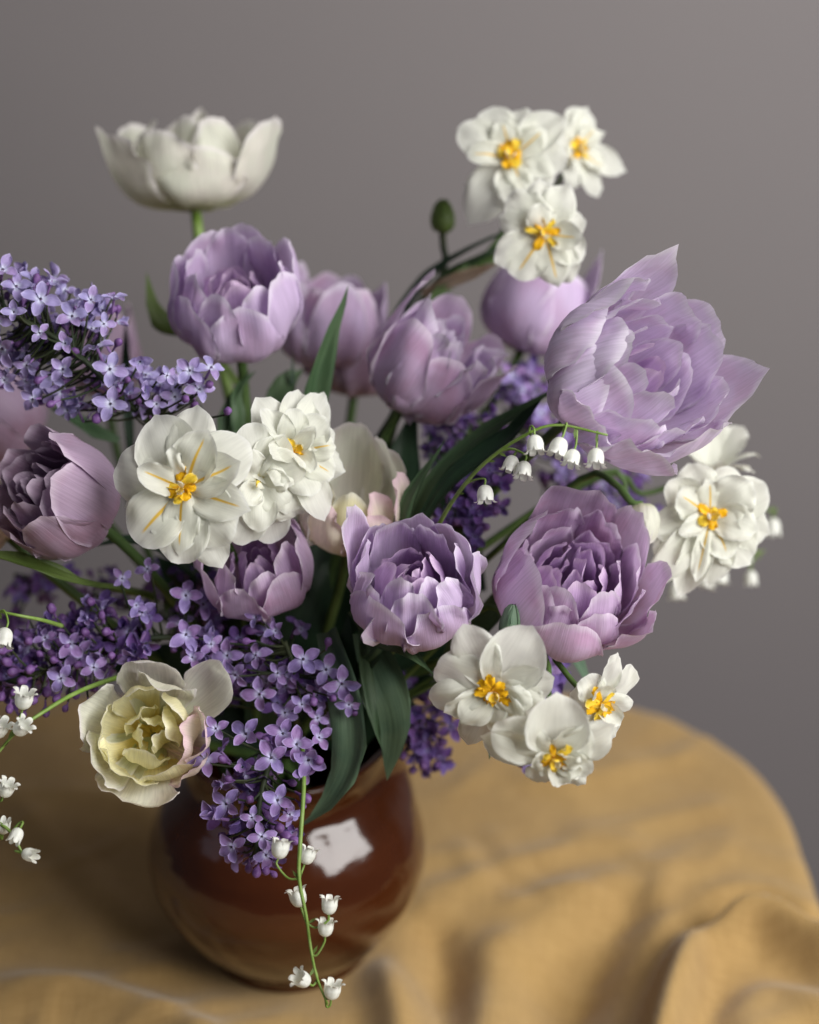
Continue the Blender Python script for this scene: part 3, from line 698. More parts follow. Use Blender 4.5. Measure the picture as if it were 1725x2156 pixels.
narcissus('small narcissus facing right in the lower right cluster with two petals raised', (1262, 1480, .915), (.35, -.25, .85),
          [(70, 32, 16, 0, 0, {'cup': 1 / 12}), (35, 30, 18, 0, 0, {'cup': 1 / 14}), (120, 22, 22, 0, 0), (160, 20, 26, 0, 0), (350, 26, 16, 3, 0), (290, 30, 20, 0, 0), (260, 30, 22, 0, 0), (230, 24, 22, 0, 0), (310, 18, 16, 6, 1, {'st': False, 'cup': 1 / 7}), (90, 14, 18, 5, 1, {'st': False})], s=.85, seed=27, corona=7, cor_r=10, cor=('corona', 'corona_yellow'),
          stem_pts=[(1215, 1445, .94), (1170, 1390, .955), (1120, 1340, .98), (800, 1500, 1.06)])
narcissus('double white narcissus at the right edge of the bouquet, facing out', (1496, 1085, 1.0), (.05, .05, .98),
          [(60, 32, 28, -2, 0), (25, 34, 28, -2, 0), (345, 34, 28, -2, 0), (310, 34, 28, -2, 0), (270, 36, 26, 0, 0), (248, 40, 20, 0, 0, {'cup': 1 / 11}), (228, 44, 22, 0, 0, {'cup': 1 / 11}), (195, 30, 22, 0, 0), (110, 30, 28, 0, 0), (145, 28, 22, 0, 0), (215, 34, 20, -3, 0),
           (40, 26, 26, 6, 1, {'st': False}), (340, 24, 24, 8, 1, {'st': False, 'cup': 1 / 12}), (290, 24, 22, 6, 1), (255, 32, 14, 8, 1, {'cup': 1 / 8}), (150, 20, 22, 10, 1), (95, 18, 18, 10, 1), (210, 22, 14, 10, 1, {'st': False, 'cup': 1 / 7})], s=1.1, seed=31, corona=5, cor_r=6, stem_pts=[(1400, 1100, 1.06), (1330, 1070, 1.06), (1250, 1000, 1.06), (800, 1300, 1.08)])
narcissus('white narcissus seen from its side behind the big pale tulip', (1500, 980, 1.06), (.2, .9, .2),
          [(90, 20, 24, 26, 0), (45, 22, 24, 24, 0), (0, 26, 24, 16, 0), (320, 28, 26, 8, 0), (180, 26, 24, 16, 0), (135, 22, 24, 24, 0), (250, 28, 24, 6, 0)], seed=34, corona=0, heart=0, stem_pts=[(1440, 1010, 1.08), (1350, 1040, 1.08), (1250, 1010, 1.07), (800, 1300, 1.09)])


def bud_flower(label, at, ax, length, rad, mat, n=5, stem_pts=None, name='narcissus_bud', smat='stem'):
    axis = C3(ax); loc = P(*at); root = thing(name, label, 'flower bud', frame(loc, axis)); z = Vector((0, 0, 1))
    for k in range(n):
        a = 2 * math.pi * k / n; e = Vector((math.cos(a), math.sin(a), 0))
        cl = bez(e * .001, e * rad * 1.35, e * rad * 1.1 + z * length * .7, e * rad * .15 + z * length)
        link('petal', petal_mesh('petal', cl, rad * 1.7, lambda v, e=e: -e, cup=1 / rad, m=.35, seed=k, ruf=.001, wob=.001, nu=8, nv=12, mat=M[mat]), root)
    if stem_pts: tube('stem', [loc] + [P(*p) for p in stem_pts], .0024, .0022, M[smat], root)


bud_flower('half open cream narcissus bud between the two right hand tulips', (1352, 1062, .99), (.10, -.95, .25), .024, .0095, 'cream_tulip', stem_pts=[(1330, 1058, .99), (1290, 1015, 1.0), (1220, 1010, 1.02), (1000, 1200, 1.05)], smat='stem')
bud_flower('olive green bud beside the top narcissus cluster', (932, 490, 1.12), (.02, .97, .2), .022, .0085, 'leaf_lime', stem_pts=[(934, 520, 1.12), (936, 560, 1.12), (900, 680, 1.11)], smat='stem_dark')
bud_flower('round green seed pod hanging above the lower right narcissus cluster', (1068, 1345, .94), (.15, .96, .2), .020, .0058, 'leaf_blue', stem_pts=[(1066, 1358, .94), (1010, 1370, .97), (900, 1400, 1.02)], name='seed_pod')


# ------------------------------------------------------------------ leaves
def leaf(label, pts, W, mat='leaf', face=(0, 0, 1), fold=.18, wide=.5, name='leaf', cup=None, seed=0, m=.2, basew=.5, topw=.3, wob=.004):
    pp = [P(*p) for p in pts]; base = pp[0]; L_ = [p - base for p in pp]
    f0 = C3(face)
    me = petal_mesh('leaf', lambda v: spline(L_, v), W, lambda v: f0, cup=(1 / (W * 1.2) if cup is None else cup), m=m, p=1.35, basew=basew, wide=wide, topw=topw, ruf=.002, wob=wob, seed=seed + 50.3, fold=fold, nu=12, nv=36, mat=M[mat])
    return thing(name, label, 'leaf', Matrix.Translation(base), me)


leaf('dark upright leaf blade in front of the blurred tulip', [(650, 1000, 1.06), (655, 850, 1.03), (690, 720, 1.02), (735, 600, 1.01)], .021, 'leaf', (.6, 0, .8), seed=1)
leaf('green leaf pointing up left of the upper left tulip', [(520, 830, 1.10), (420, 715, 1.09), (350, 690, 1.09), (318, 640, 1.09), (302, 575, 1.09)], .019, 'leaf_lime', (.5, .5, .7), seed=2, wide=.6)
leaf('thin dark blade standing behind the left lilac sprig', [(275, 960, 1.10), (268, 850, 1.10), (264, 740, 1.10), (266, 655, 1.10)], .009, 'leaf_dark', (.3, 0, 1), seed=3)
leaf('long leaf sweeping up behind the lily of the valley', [(850, 1180, 1.03), (900, 1040, 1.02), (1000, 930, 1.02), (1120, 850, 1.02), (1260, 775, 1.03)], .018, 'leaf', (-.5, .5, .7), seed=4)
leaf('leaf with a blunt tip just above the lily of the valley', [(860, 1150, 1.01), (950, 1010, 1.0), (1060, 930, .99), (1110, 880, .99), (1140, 838, .99)], .015, 'leaf_dark', (-.4, .4, .8), seed=5)
leaf('pointed leaf left of the long sweeping leaf', [(835, 1230, 1.0), (845, 1110, .99), (875, 1020, .985), (938, 925, .98)], .014, 'leaf', (-.5, .1, .85), seed=6)
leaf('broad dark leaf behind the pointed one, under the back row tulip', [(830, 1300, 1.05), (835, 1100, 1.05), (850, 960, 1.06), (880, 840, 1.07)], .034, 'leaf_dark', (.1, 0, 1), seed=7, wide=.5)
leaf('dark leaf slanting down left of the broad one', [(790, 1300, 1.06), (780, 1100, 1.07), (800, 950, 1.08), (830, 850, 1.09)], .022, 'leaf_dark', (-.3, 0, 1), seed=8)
leaf('rounded leaf behind the ruffled narcissus', [(600, 960, 1.05), (585, 880, 1.06), (600, 810, 1.07), (640, 775, 1.08)], .020, 'leaf', (0, .4, .9), seed=9, wide=.6, m=.4, topw=.6)
leaf('leaf rising left of the ruffled narcissus', [(470, 1100, 1.05), (480, 950, 1.05), (480, 860, 1.05), (530, 775, 1.05)], .016, 'leaf', (-.3, 0, .9), seed=10)
leaf('dark leaf between the two white narcissi and the lilac', [(430, 1080, 1.05), (425, 960, 1.05), (415, 880, 1.06), (400, 820, 1.07)], .018, 'leaf_dark', (.2, 0, 1), seed=11)
leaf('broad bluish leaf hanging over the rim of the jug', [(760, 1330, 1.00), (800, 1430, .985), (828, 1530, .985), (815, 1645, .995)], .030, 'leaf_blue', (.0, .1, 1), seed=12, m=.35, topw=.55, wide=.5)
leaf('narrow leaf lying over the broad bluish leaf', [(760, 1320, .99), (772, 1430, .975), (790, 1520, .97), (812, 1602, .975)], .010, 'leaf', (.5, .1, .9), seed=13, fold=.3)
leaf('bluish leaf curling down the front of the jug beside the lilac', [(690, 1330, .99), (730, 1480, .97), (735, 1600, .97), (690, 1690, .975), (625, 1745, .985)], .026, 'leaf_blue', (-.3, .2, .9), seed=14, wide=.45)
leaf('upright leaf with a yellow nick at its tip below the centre tulip', [(700, 1560, 1.01), (720, 1460, .99), (730, 1380, .985), (735, 1292, .98)], .024, 'leaf_dark', (-.4, 0, .9), seed=15, m=.4, topw=.6)
leaf('slim leaf crossing below the centre tulip', [(740, 1440, .99), (770, 1400, .98), (800, 1370, .975), (830, 1330, .98)], .010, 'leaf', (.3, .3, .9), seed=16)
leaf('leaf with a pinkish tip pointing at the lower right narcissi', [(740, 1290, 1.0), (800, 1350, .97), (860, 1375, .95), (918, 1420, .94)], .012, 'leaf', (.2, .6, .7), seed=17)
leaf('green leaf behind the stalks of the lower right narcissi', [(1120, 1290, 1.02), (1180, 1340, 1.02), (1215, 1390, 1.02), (1255, 1470, 1.03)], .018, 'leaf_blue', (.4, .4, .8), seed=18)
leaf('strap leaf sweeping in from the left edge', [(330, 1260, 1.05), (200, 1232, .99), (90, 1195, .97), (-40, 1158, .96)], .013, 'leaf_lime', (.0, .8, .6), seed=19, m=.7, topw=.9)
leaf('dark leaf under the left mauve tulip', [(480, 1250, 1.06), (380, 1180, 1.04), (280, 1140, 1.02), (170, 1150, 1.01)], .026, 'leaf_dark', (0, .7, .7), seed=20)
leaf('narcissus leaf rising to the top cluster from the left', [(800, 720, 1.13), (890, 600, 1.12), (960, 540, 1.11), (1065, 482, 1.10)], .012, 'leaf_dark', (-.3, .6, .7), seed=21)
leaf('second narcissus leaf under the first at the top cluster', [(840, 700, 1.13), (930, 590, 1.12), (1000, 550, 1.11), (1075, 500, 1.10)], .012, 'leaf', (.3, -.2, .9), seed=22)
leaf('brown papery sheath below the top narcissus cluster', [(890, 620, 1.11), (950, 590, 1.10), (1010, 570, 1.095), (1060, 545, 1.09)], .010, 'spathe', (0, -.3, .9), seed=23)
leaf('green leaf tip beside the lower right cluster over the cloth', [(1010, 1480, 1.0), (1030, 1520, .98), (1035, 1560, .975), (1030, 1600, .975)], .010, 'leaf', (0, 0, 1), seed=24)
leaf('small green leaf under the lilac at the upper left', [(250, 930, 1.05), (190, 905, 1.05), (150, 880, 1.05), (105, 862, 1.05)], .014, 'leaf', (0, .6, .7), seed=25)
leaf('leaf curling beside the stem right of the lilac tip', [(480, 960, 1.06), (500, 880, 1.05), (500, 820, 1.05), (540, 780, 1.05)], .014, 'leaf', (.6, 0, .7), seed=26)
leaf('dark blade right of the rounded leaf', [(610, 960, 1.07), (612, 860, 1.07), (614, 800, 1.07), (617, 735, 1.07)], .006, 'leaf_dark', (.3, 0, 1), seed=27)
leaf('leaf under the right hand open tulip', [(940, 1420, 1.04), (990, 1340, 1.02), (1050, 1270, 1.01), (1060, 1180, 1.01)], .022, 'leaf', (-.4, .2, .8), seed=28)
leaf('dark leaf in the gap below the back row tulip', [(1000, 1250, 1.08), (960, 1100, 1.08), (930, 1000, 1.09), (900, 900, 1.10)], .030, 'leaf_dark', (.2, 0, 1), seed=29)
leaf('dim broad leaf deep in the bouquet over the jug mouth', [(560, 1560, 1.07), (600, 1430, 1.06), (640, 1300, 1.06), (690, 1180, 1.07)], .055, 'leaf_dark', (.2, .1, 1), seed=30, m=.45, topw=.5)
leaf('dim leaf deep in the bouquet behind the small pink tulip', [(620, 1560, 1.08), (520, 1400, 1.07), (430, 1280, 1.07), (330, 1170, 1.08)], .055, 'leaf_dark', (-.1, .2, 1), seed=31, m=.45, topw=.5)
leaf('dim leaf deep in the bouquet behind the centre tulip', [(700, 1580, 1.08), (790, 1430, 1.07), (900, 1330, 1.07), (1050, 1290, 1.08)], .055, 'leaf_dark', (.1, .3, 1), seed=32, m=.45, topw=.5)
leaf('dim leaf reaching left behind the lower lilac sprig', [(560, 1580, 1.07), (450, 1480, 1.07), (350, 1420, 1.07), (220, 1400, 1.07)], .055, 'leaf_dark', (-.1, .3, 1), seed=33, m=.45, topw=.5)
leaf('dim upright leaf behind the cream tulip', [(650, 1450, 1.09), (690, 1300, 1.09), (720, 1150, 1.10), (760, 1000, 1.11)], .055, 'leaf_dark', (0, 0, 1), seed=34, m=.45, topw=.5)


# ------------------------------------------------------------------ lilac
def floret_meshes(dark):
    pm = []
    rnd = random.Random(4)
    for v in range(4):
        e = Vector((1, 0, 0)); z = Vector((0, 0, 1)); k = .001; dr = [-.5, 1.2, -2.2, .3][v]
        cl = bez(e * .5 * k, e * 3.2 * k + z * .9 * k, e * 6.2 * k + z * (1.0 + dr * .3) * k, e * 8.9 * k + z * (.9 + dr) * k)
        pm.append(petal_mesh('petal', cl, 6.3 * k, lambda v: z, cup=1 / (4.6 * k), m=.42, p=1.9, basew=.26, wide=.56, topw=.75, ruf=.5 * k, wob=.8 * k, tip=.03, seed=v * 3.3, nu=8, nv=8, mat=M[dark], edge_curl=-.4 * k))
    vs, fs = tube_data([Vector((0, 0, .0006)), Vector((0, 0, -.0035)), Vector((.0003, 0, -.009))], .00075, .0008, 4, 6)
    me = mesh('floret', vs, fs, M['tube'])
    me.materials.append(M['throat'])
    # the throat cap is dark
    me.polygons[len(me.polygons) - 2].material_index = 1
    return me, pm


FL = {k: floret_meshes(k) for k in ('lilac_petal', 'lilac_petal_dark', 'lilac_petal_pale')}


def bud_mesh():
    vs, fs = [], []; n, k = 9, 12
    prof = [(-.0085, .0006), (-.004, .0009), (-.0025, .0018), (-.001, .0027), (.0008, .0031), (.0025, .0028), (.0038, .0019), (.0045, .0008), (.0047, 0)]
    for z, r in prof:
        for i in range(k):
            a = 2 * math.pi * i / k; g = 1 - .13 * (abs(math.cos(2 * a)) ** 6 if z > -.002 else 0)
            vs.append((r * g * math.cos(a), r * g * math.sin(a), z))
    for i in range(n - 1):
        for j in range(k):
            j2 = (j + 1) % k; fs.append((i * k + j, i * k + j2, (i + 1) * k + j2, (i + 1) * k + j))
    return mesh('bud', vs, fs, M['bud'])


BUD = bud_mesh()


def basis(loc, axis, spin, s):
    q = axis.to_track_quat('Z', 'Y').to_matrix().to_4x4()
    return Matrix.Translation(loc) @ q @ Matrix.Rotation(spin, 4, 'Z') @ Matrix.Scale(s, 4)


def lilac(label, stem, florets, buds, depth, seed=1, dark=False, fill=(), fsize=1.0, droop=0.0, stem_mat='stem_dark'):
    """stem: path points; florets: (x, y[, ddepth mm, tilt]) ; fill: (x, y, rx, ry, n, dd) random extra florets"""
    r = random.Random(seed); sp = [P(*p) for p in stem]
    root = thing('lilac_sprig', label, 'lilac', Matrix.Translation(sp[-1])); inv = -sp[-1]
    tvs, tfs = tube_data(sp, .0022, .0014, 20, 8)
    samples = [spline(sp, i / 40) for i in range(41)]
    items = []
    for f in florets:
        items.append((P(f[0], f[1], depth + (f[2] if len(f) > 2 else r.uniform(-4, 6)) * .001), 'f', f[3] if len(f) > 3 else .45))
    for b in buds: items.append((P(b[0], b[1], depth + (b[2] if len(b) > 2 else r.uniform(-3, 8)) * .001), 'b', .5))
    for (x, y, rx, ry, n, dd) in fill:
        for i in range(int(n * (1.1 if dark == 1 else 1.5))):
            a = r.uniform(0, 2 * math.pi); q = math.sqrt(r.random())
            items.append((P(x + rx * q * math.cos(a), y + ry * q * math.sin(a), depth + dd * .001 + r.uniform(0, .016) + .010 * q * q), 'b' if r.random() < .30 else 'f', 1.15))
    me, pm = FL['lilac_petal' + {0: '', 1: '_dark', 2: '_pale'}[int(dark)]]
    cam_dir = None
    for (p, kind, tl) in items:
        # nearest sample a little back towards the neck
        bi = min(range(41), key=lambda i: (samples[i] - p).length + .0003 * i)
        sb = samples[max(0, bi - 2)]
        out = (p - sb); out = out.normalized() if out.length > 1e-4 else Vector((0, -1, 0))
        toc = (CAM - p).normalized()
        rnd = Vector((r.uniform(-1, 1), r.uniform(-1, 1), r.uniform(-1, 1)))
        if kind == 'f':
            ax = (toc * (1.15 - .55 * tl) + out * .55 + rnd * tl * .62).normalized()
            s = fsize * 1.10 * r.uniform(.68, 1.14)
            mt = basis(p + inv, ax, r.uniform(0, 6.28), s)
            o = link('floret', me, root, mt)
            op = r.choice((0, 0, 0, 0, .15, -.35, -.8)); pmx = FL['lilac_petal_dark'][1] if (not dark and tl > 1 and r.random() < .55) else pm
            for k in range(4):
                c = link('petal', pmx[r.randrange(4)], o, Matrix.Rotation(k * math.pi / 2 + r.uniform(-.14, .14), 4, 'Z') @ Matrix.Rotation(op + r.uniform(-.4, .33), 4, 'Y') @ Matrix.Scale(r.uniform(.86, 1.08), 4))
            tail = p - ax * .009 * s
        else:
            ax = (out * .9 + toc * .35 + rnd * .4).normalized(); s = fsize * r.uniform(.62, .98)
            link('bud', BUD, root, basis(p + inv, ax, r.uniform(0, 6.28), s)); tail = p - ax * .008 * s
        if (tail - sb).length > .003:
            midp = (tail + sb) * .5 + Vector((0, 0, -.002))
            tube_data([sb, midp, tail], .0009, .0006, 3, 5, tvs, tfs, cap=False)
    tvs = [tuple(Vector(v) + inv) for v in tvs]
    link('stem', mesh('stem', tvs, tfs, M[stem_mat]), root)
    return root


lilac('pale blue lilac sprig reaching across the upper left edge', [(480, 1100, 1.06), (400, 980, 1.04), (250, 830, .975), (130, 720, .965), (-20, 640, .96)],
      [(30, 657, -6, .2), (84, 701, -10, .15), (138, 723, -8, .2), (86, 630, 0, .3), (192, 631, 0, .25), (152, 666, 2, .4), (219, 682, 0, .5), (6, 568, 4), (35, 603, 4), (240, 630, 8, .9), (232, 777, 0, .6), (305, 822, -10, .2), (233, 850, 2, .3),
       (352, 790, 0, .9), (400, 780, 2, .6), (445, 774, 4, .8), (295, 761, 4, .7), (133, 777, 4, .5), (6, 733, 4, .4), (57, 768, 6, .6), (203, 730, 8, .8), (-5, 675, 0, .3), (110, 790, 8, .8), (330, 850, 8, .8), (420, 820, 10, .9), (70, 840, 10), (10, 800, 10)],
      [(479, 866), (108, 850), (248, 722), (206, 879), (160, 740, 10), (82, 800), (268, 800), (390, 840), (440, 810), (400, 800, 12)], .955, seed=3, dark=2,
      fill=[(110, 700, 120, 70, 26, 12), (60, 610, 80, 40, 12, 8), (200, 820, 150, 55, 30, 16), (200, 660, 60, 40, 6, 8), (380, 820, 70, 40, 7, 16), (40, 760, 60, 60, 16, 16)])
lilac('violet lilac sprig with many closed buds low at the left edge', [(560, 1420, 1.04), (420, 1350, 1.01), (300, 1345, .995), (200, 1370, .985), (100, 1410, .98), (0, 1440, .98)],
      [(311, 1198, 12, .4), (287, 1274, 2, .7), (392, 1254, 8, .4), (185, 1303, 4, .8), (392, 1336, -4, .25), (96, 1343, 4, .8), (198, 1405, -4, .4), (129, 1428, -8, .2), (306, 1363, 0, .5), (257, 1218, 10, .9), (445, 1356, 2, .5), (148, 1356, 4, .7), (300, 1290, 4, .8), (405, 1384, -4, .4)],
      [(109, 1283), (191, 1267), (214, 1297), (180, 1333), (142, 1362), (84, 1377), (64, 1409), (48, 1433), (16, 1395), (28, 1415), (99, 1455), (72, 1475), (49, 1504), (138, 1491), (199, 1448), (96, 1498), (185, 1488), (20, 1491), (458, 1422), (3, 1465), (160, 1460), (120, 1470), (30, 1455), (60, 1350), (115, 1390), (235, 1380), (5, 1370), (165, 1400), (225, 1330)], .965, seed=5,
      fill=[(120, 1380, 120, 80, 34, 10), (40, 1410, 60, 70, 18, 8), (230, 1300, 100, 60, 16, 14), (260, 1370, 60, 40, 8, 4), (420, 1330, 60, 90, 12, 18)])
lilac('violet lilac sprig hanging down the front of the jug', [(640, 1560, 1.01), (610, 1500, .99), (570, 1600, .955), (545, 1700, .945), (540, 1800, .94)],
      [(455, 1534, -4, .3), (519, 1545, -4, .4), (572, 1595, -14, .15), (511, 1615, -8, .3), (625, 1567, -4, .35), (596, 1545, 4, .5), (478, 1692, 2, .5), (531, 1721, -12, .15), (585, 1685, -8, .35), (552, 1761, -12, .2), (489, 1783, 2, .5), (453, 1721, 6, .8), (672, 1553, 4, .9), (434, 1600, 6, .9), (639, 1630, 2, .7), (610, 1714, 2, .7), (650, 1600, 0, .8), (470, 1650, 6, .6), (560, 1800, 2, .7)],
      [(669, 1600), (614, 1648), (526, 1684), (636, 1695), (588, 1743), (617, 1769), (524, 1827), (541, 1835), (559, 1831), (482, 1640), (600, 1760), (642, 1680), (470, 1600), (575, 1840)], .935, seed=8,
      fill=[(540, 1720, 90, 80, 20, 12), (560, 1600, 100, 60, 14, 12), (540, 1800, 50, 30, 4, 8)], fsize=1.0)
lilac('violet lilac sprig over the mouth of the jug, under the small pink tulip', [(600, 1560, 1.04), (610, 1500, 1.01), (620, 1420, .98), (600, 1350, .975)],
      [(585, 1417, -2, .35), (639, 1388, -8, .25), (636, 1483, -6, .4), (548, 1461, 2, .5), (581, 1329, 4, .6), (497, 1421, 4, .7), (720, 1439, 0, .8), (687, 1410, 4, .8), (735, 1483, 2, .7), (669, 1512, 2, .7), (394, 1340, 8, .3), (540, 1380, 6, .7), (600, 1500, 4, .7), (480, 1380, 8, .6), (540, 1300, 8, .8)],
      [(660, 1476, -8), (691, 1353, -2), (460, 1421), (520, 1350), (700, 1470), (745, 1500)], .96, seed=9,
      fill=[(600, 1420, 90, 70, 16, 14), (690, 1470, 60, 50, 12, 12), (460, 1400, 60, 60, 8, 16), (560, 1340, 80, 40, 6, 16)])
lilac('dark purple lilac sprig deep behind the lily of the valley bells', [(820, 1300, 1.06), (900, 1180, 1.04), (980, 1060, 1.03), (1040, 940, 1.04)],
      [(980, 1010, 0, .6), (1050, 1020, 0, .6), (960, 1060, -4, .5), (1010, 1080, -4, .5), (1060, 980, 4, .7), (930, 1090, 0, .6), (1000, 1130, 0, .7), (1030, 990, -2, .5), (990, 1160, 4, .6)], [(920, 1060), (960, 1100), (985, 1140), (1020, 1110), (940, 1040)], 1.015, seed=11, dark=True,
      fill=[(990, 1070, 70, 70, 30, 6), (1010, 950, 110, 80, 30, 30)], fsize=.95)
lilac('blurred lilac sprig in the gap between back row tulip and big pale tulip', [(860, 1250, 1.10), (950, 1050, 1.11), (1060, 900, 1.13), (1110, 790, 1.15)],
      [(1080, 790, 0, .5), (1100, 820, 0, .5), (1140, 870, 0, .5), (960, 900, 0, .6), (1180, 930, 0, .5), (1120, 940, 0, .6)], [(1120, 900), (1060, 900), (1160, 860)], 1.12, seed=12, dark=False,
      fill=[(1100, 830, 60, 70, 14, 6), (1150, 950, 80, 70, 16, 0), (960, 920, 70, 60, 12, 0)], fsize=1.0)
lilac('blurred violet lilac sprig behind the right hand tulips', [(1000, 1300, 1.12), (1150, 1150, 1.12), (1250, 1080, 1.12), (1340, 1030, 1.13)],
      [(1300, 1060, 0, .5), (1340, 1040, 0, .5), (1270, 1020, 0, .5), (1380, 1070, 0, .5)], [(1320, 1080)], 1.11, seed=13,
      fill=[(1320, 1055, 80, 50, 16, 4), (1200, 1000, 60, 60, 12, 4), (1310, 1130, 40, 40, 5, 4)], fsize=1.0)
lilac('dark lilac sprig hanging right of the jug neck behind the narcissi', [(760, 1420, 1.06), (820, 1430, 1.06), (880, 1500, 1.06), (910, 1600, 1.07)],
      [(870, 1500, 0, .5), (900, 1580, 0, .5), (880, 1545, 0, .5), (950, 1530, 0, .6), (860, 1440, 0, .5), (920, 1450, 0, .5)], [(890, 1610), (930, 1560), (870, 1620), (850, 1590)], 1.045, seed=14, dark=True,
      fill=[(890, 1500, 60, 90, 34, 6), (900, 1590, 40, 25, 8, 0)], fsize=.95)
lilac('small violet lilac tip peeping out beneath the lower right narcissi', [(1010, 1420, 1.04), (1090, 1480, 1.03), (1130, 1560, 1.02), (1120, 1610, 1.02)],
      [(1115, 1605, 0, .6), (1135, 1585, 0, .7), (1150, 1450, 0, .6), (1155, 1410, 0, .6)], [(1100, 1608)], 1.0, seed=15, fill=[(1150, 1430, 25, 60, 8, 4)])
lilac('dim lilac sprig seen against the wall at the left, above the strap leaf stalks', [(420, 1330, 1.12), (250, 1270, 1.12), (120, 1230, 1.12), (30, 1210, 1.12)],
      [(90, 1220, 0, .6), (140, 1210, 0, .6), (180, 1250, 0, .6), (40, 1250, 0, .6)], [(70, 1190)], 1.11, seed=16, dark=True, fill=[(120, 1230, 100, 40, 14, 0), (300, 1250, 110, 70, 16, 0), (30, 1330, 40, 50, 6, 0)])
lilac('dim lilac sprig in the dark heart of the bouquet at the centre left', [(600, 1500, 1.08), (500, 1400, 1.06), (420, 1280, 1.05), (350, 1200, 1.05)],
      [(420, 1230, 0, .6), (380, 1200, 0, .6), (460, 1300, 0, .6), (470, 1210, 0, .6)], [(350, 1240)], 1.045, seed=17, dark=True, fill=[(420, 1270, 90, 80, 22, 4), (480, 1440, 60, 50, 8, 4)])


# ------------------------------------------------------------------ lily of the valley
def bell_mesh(openness=1.0):
    vs, fs = [], []; ns = 48; prof = [(0, 0), (.0012, -.0001), (.0026, -.0009), (.0036, -.0024), (.0041, -.0044), (.00415, -.0051), (.0041, -.0058)]
    rows = []
    pv = [Vector((a, b, 0)) for a, b in prof]; n = 14
    for i in range(n + 1):
        p = spline(pv, i / n); rows.append([(p.x, p.y)] * ns)
    for i in range(1, 8):
        f = i / 7; row = []
        for k in range(ns):
            a = 2 * math.pi * k / ns; lob = .12 + .88 * abs(math.cos(3 * a)) ** .55
            ln = f * lob
            rr = .0041 + openness * (.0023 * ln ** 3 - .0003 * ln); zz = -.0058 - .0046 * ln * (1 - .35 * openness * ln ** 3)
            row.append((rr, zz))
        rows.append(row)
    for row in rows:
        for k in range(ns):
            a = 2 * math.pi * k / ns; rr, zz = row[k]
            g = 1 - .05 * (1 - abs(math.cos(3 * a))) * (1 if zz < -.003 else 0)
            vs.append((rr * g * math.cos(a), rr * g * math.sin(a), zz))
    for i in range(len(rows) - 1):
        for k in range(ns):
            k2 = (k + 1) % ns; fs.append((i * ns + k, i * ns + k2, (i + 1) * ns + k2, (i + 1) * ns + k))
    me = mesh('bell', vs, fs, M['bell'])
    return me


BELL = bell_mesh(1.0); BELLC = bell_mesh(.25)


def lily(label, stem, bells, r0=.0014, r1=.0006, buds=(), scale=1.0, mat='stem_lime'):
    """bells: (x, y, d, t on stem, hang direction in camera terms) with (x, y) the middle of the bell"""
    sp = [P(*p) for p in stem]; root = thing('lily_of_the_valley', label, 'lily of the valley', Matrix.Translation(sp[0])); inv = -sp[0]
    tube('stem', sp, r0, r1, M[mat], root, n=30, sides=8)
    rr = random.Random(len(label))
    for b in bells:
        x, y, d, t, dr = b[:5]; closed = len(b) > 5
        c = P(x, y, d); h = C3(dr); top = c - h * .0045 * scale
        q = h.to_track_quat('-Z', 'Y').to_matrix().to_4x4()
        mt = Matrix.Translation(top + inv) @ q @ Matrix.Rotation(rr.uniform(0, 1), 4, 'Z') @ Matrix.Scale((.8 if closed else rr.uniform(.86, 1.06)) * scale, 4)
        link('bell', BELLC if closed else BELL, root, mt)
        s = spline(sp, t)
        tube('pedicel', [s, s.lerp(top, .45) - h * .0045, top - h * .0035, top + h * .0002], .0006, .00065, M[mat], root, n=10, sides=6)
        # papery bract
        e = (s.lerp(top, .5) - s); e = e.normalized() if e.length > 0 else Vector((1, 0, 0))
        s0 = s - sp[0]
        cl = bez(s0, s0 + e * .002 + h * .0005, s0 + e * .004, s0 + e * .0055 + h * .001)
        link('bract', petal_mesh('bract', cl, .0024, lambda v: -FWD, cup=0, m=.1, p=1.4, nu=4, nv=6, seed=t, mat=M['leaf_lime']), root)


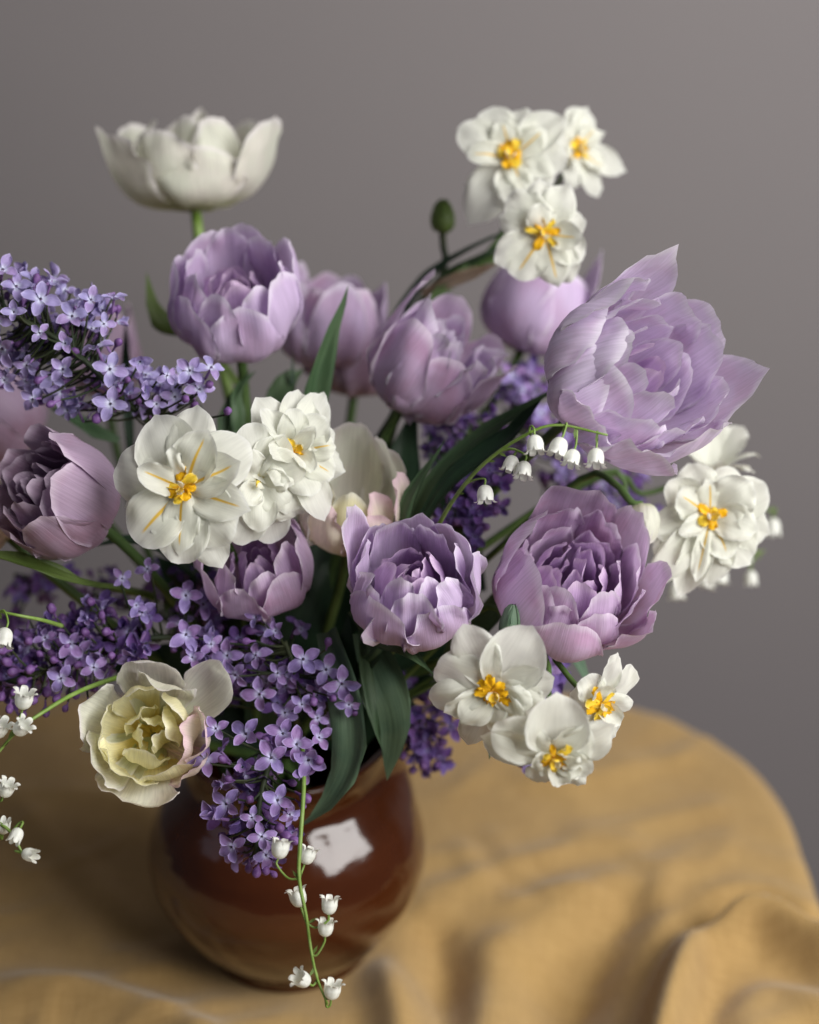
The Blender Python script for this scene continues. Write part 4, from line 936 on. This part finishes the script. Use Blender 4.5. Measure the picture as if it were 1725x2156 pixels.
dn = (.0, -1, .15)
lily('arching lily of the valley with seven white bells above the centre tulip', [(900, 1150, .99), (950, 1060, .955), (1010, 985, .93), (1090, 925, .915), (1170, 895, .91), (1280, 916, .905)],
     [(1022, 1040, .93, .25, (.05, -1, .2)), (1076, 978, .92, .44, (-.35, -1, .1)), (1103, 990, .915, .5, (-.15, -1, .3)), (1127, 935, .905, .66, (.05, -1, .25)), (1177, 940, .905, .84, (-.4, -1, .2)), (1205, 965, .905, .88, (-.3, -1, .3)), (1255, 963, .905, .96, (-.1, -1, .3))], scale=1.12)
lily('lily of the valley stalk hanging straight down in front of the jug, bells turned up', [(636, 1560, .955), (640, 1650, .93), (632, 1780, .915), (630, 1850, .912), (645, 1930, .91), (655, 2000, .91), (668, 2060, .91), (690, 2115, .91)],
     [(590, 1788, .918, .43, (.2, 1, -.1)), (648, 1800, .925, .43, (.35, 1, -.1)), (628, 1890, .922, .60, (-.3, 1, 0)), (694, 1905, .91, .60, (.1, 1, 0)), (686, 1952, .908, .74, (.1, 1, .1)), (636, 2062, .905, .80, (-.6, .5, .5)), (700, 2085, .91, .97, (.15, 1, .15))], scale=1.15)
lily('lily of the valley at the left edge with bells beside the ragged cream tulip', [(330, 1400, 1.0), (180, 1450, .95), (90, 1500, .925), (30, 1545, .915), (-30, 1620, .91)],
     [(50, 1474, .915, .8, (.25, 1, .3)), (46, 1532, .905, .85, (.7, .6, .4)), (14, 1660, .91, .97, (.5, .9, .3)), (-2, 1535, .91, .9, (.5, .8, .3))], scale=1.15, r0=.0016)
lily('lily of the valley stalk entering from the left edge above the bud sprig', [(130, 1318, .96), (90, 1306, .94), (40, 1296, .93), (-40, 1280, .93)],
     [(8, 1342, .92, .85, (-.2, -1, .3))], scale=1.2)
lily('tip of a lily of the valley with closed buds low at the left edge', [(-60, 1690, .92), (-20, 1722, .915), (20, 1750, .91), (48, 1798, .908)],
     [(8, 1738, .915, .5, (.2, 1, .3), 1), (33, 1762, .905, .7, (-.3, -.7, .4), 1), (64, 1800, .905, .97, (.9, -.1, .4), 1)], scale=1.1)
lily('blurred lily of the valley sticking out low at the right of the bouquet', [(1280, 1240, 1.12), (1400, 1220, 1.13), (1490, 1195, 1.14), (1560, 1170, 1.15), (1610, 1160, 1.15)],
     [(1425, 1245, 1.14, .4, dn), (1490, 1218, 1.14, .6, (-.3, -1, .1)), (1515, 1210, 1.14, .65, dn), (1570, 1172, 1.15, .9, dn, 1), (1582, 1220, 1.15, .97, dn, 1)], scale=1.3, mat='stem_lime')
lily('single blurred lily of the valley tip beside the right hand double narcissus', [(1480, 1150, 1.14), (1550, 1100, 1.15), (1600, 1075, 1.15), (1635, 1075, 1.15)],
     [(1628, 1113, 1.15, .98, dn, 1)], scale=1.6, mat='stem_lime')

print('objects', len(bpy.data.objects))
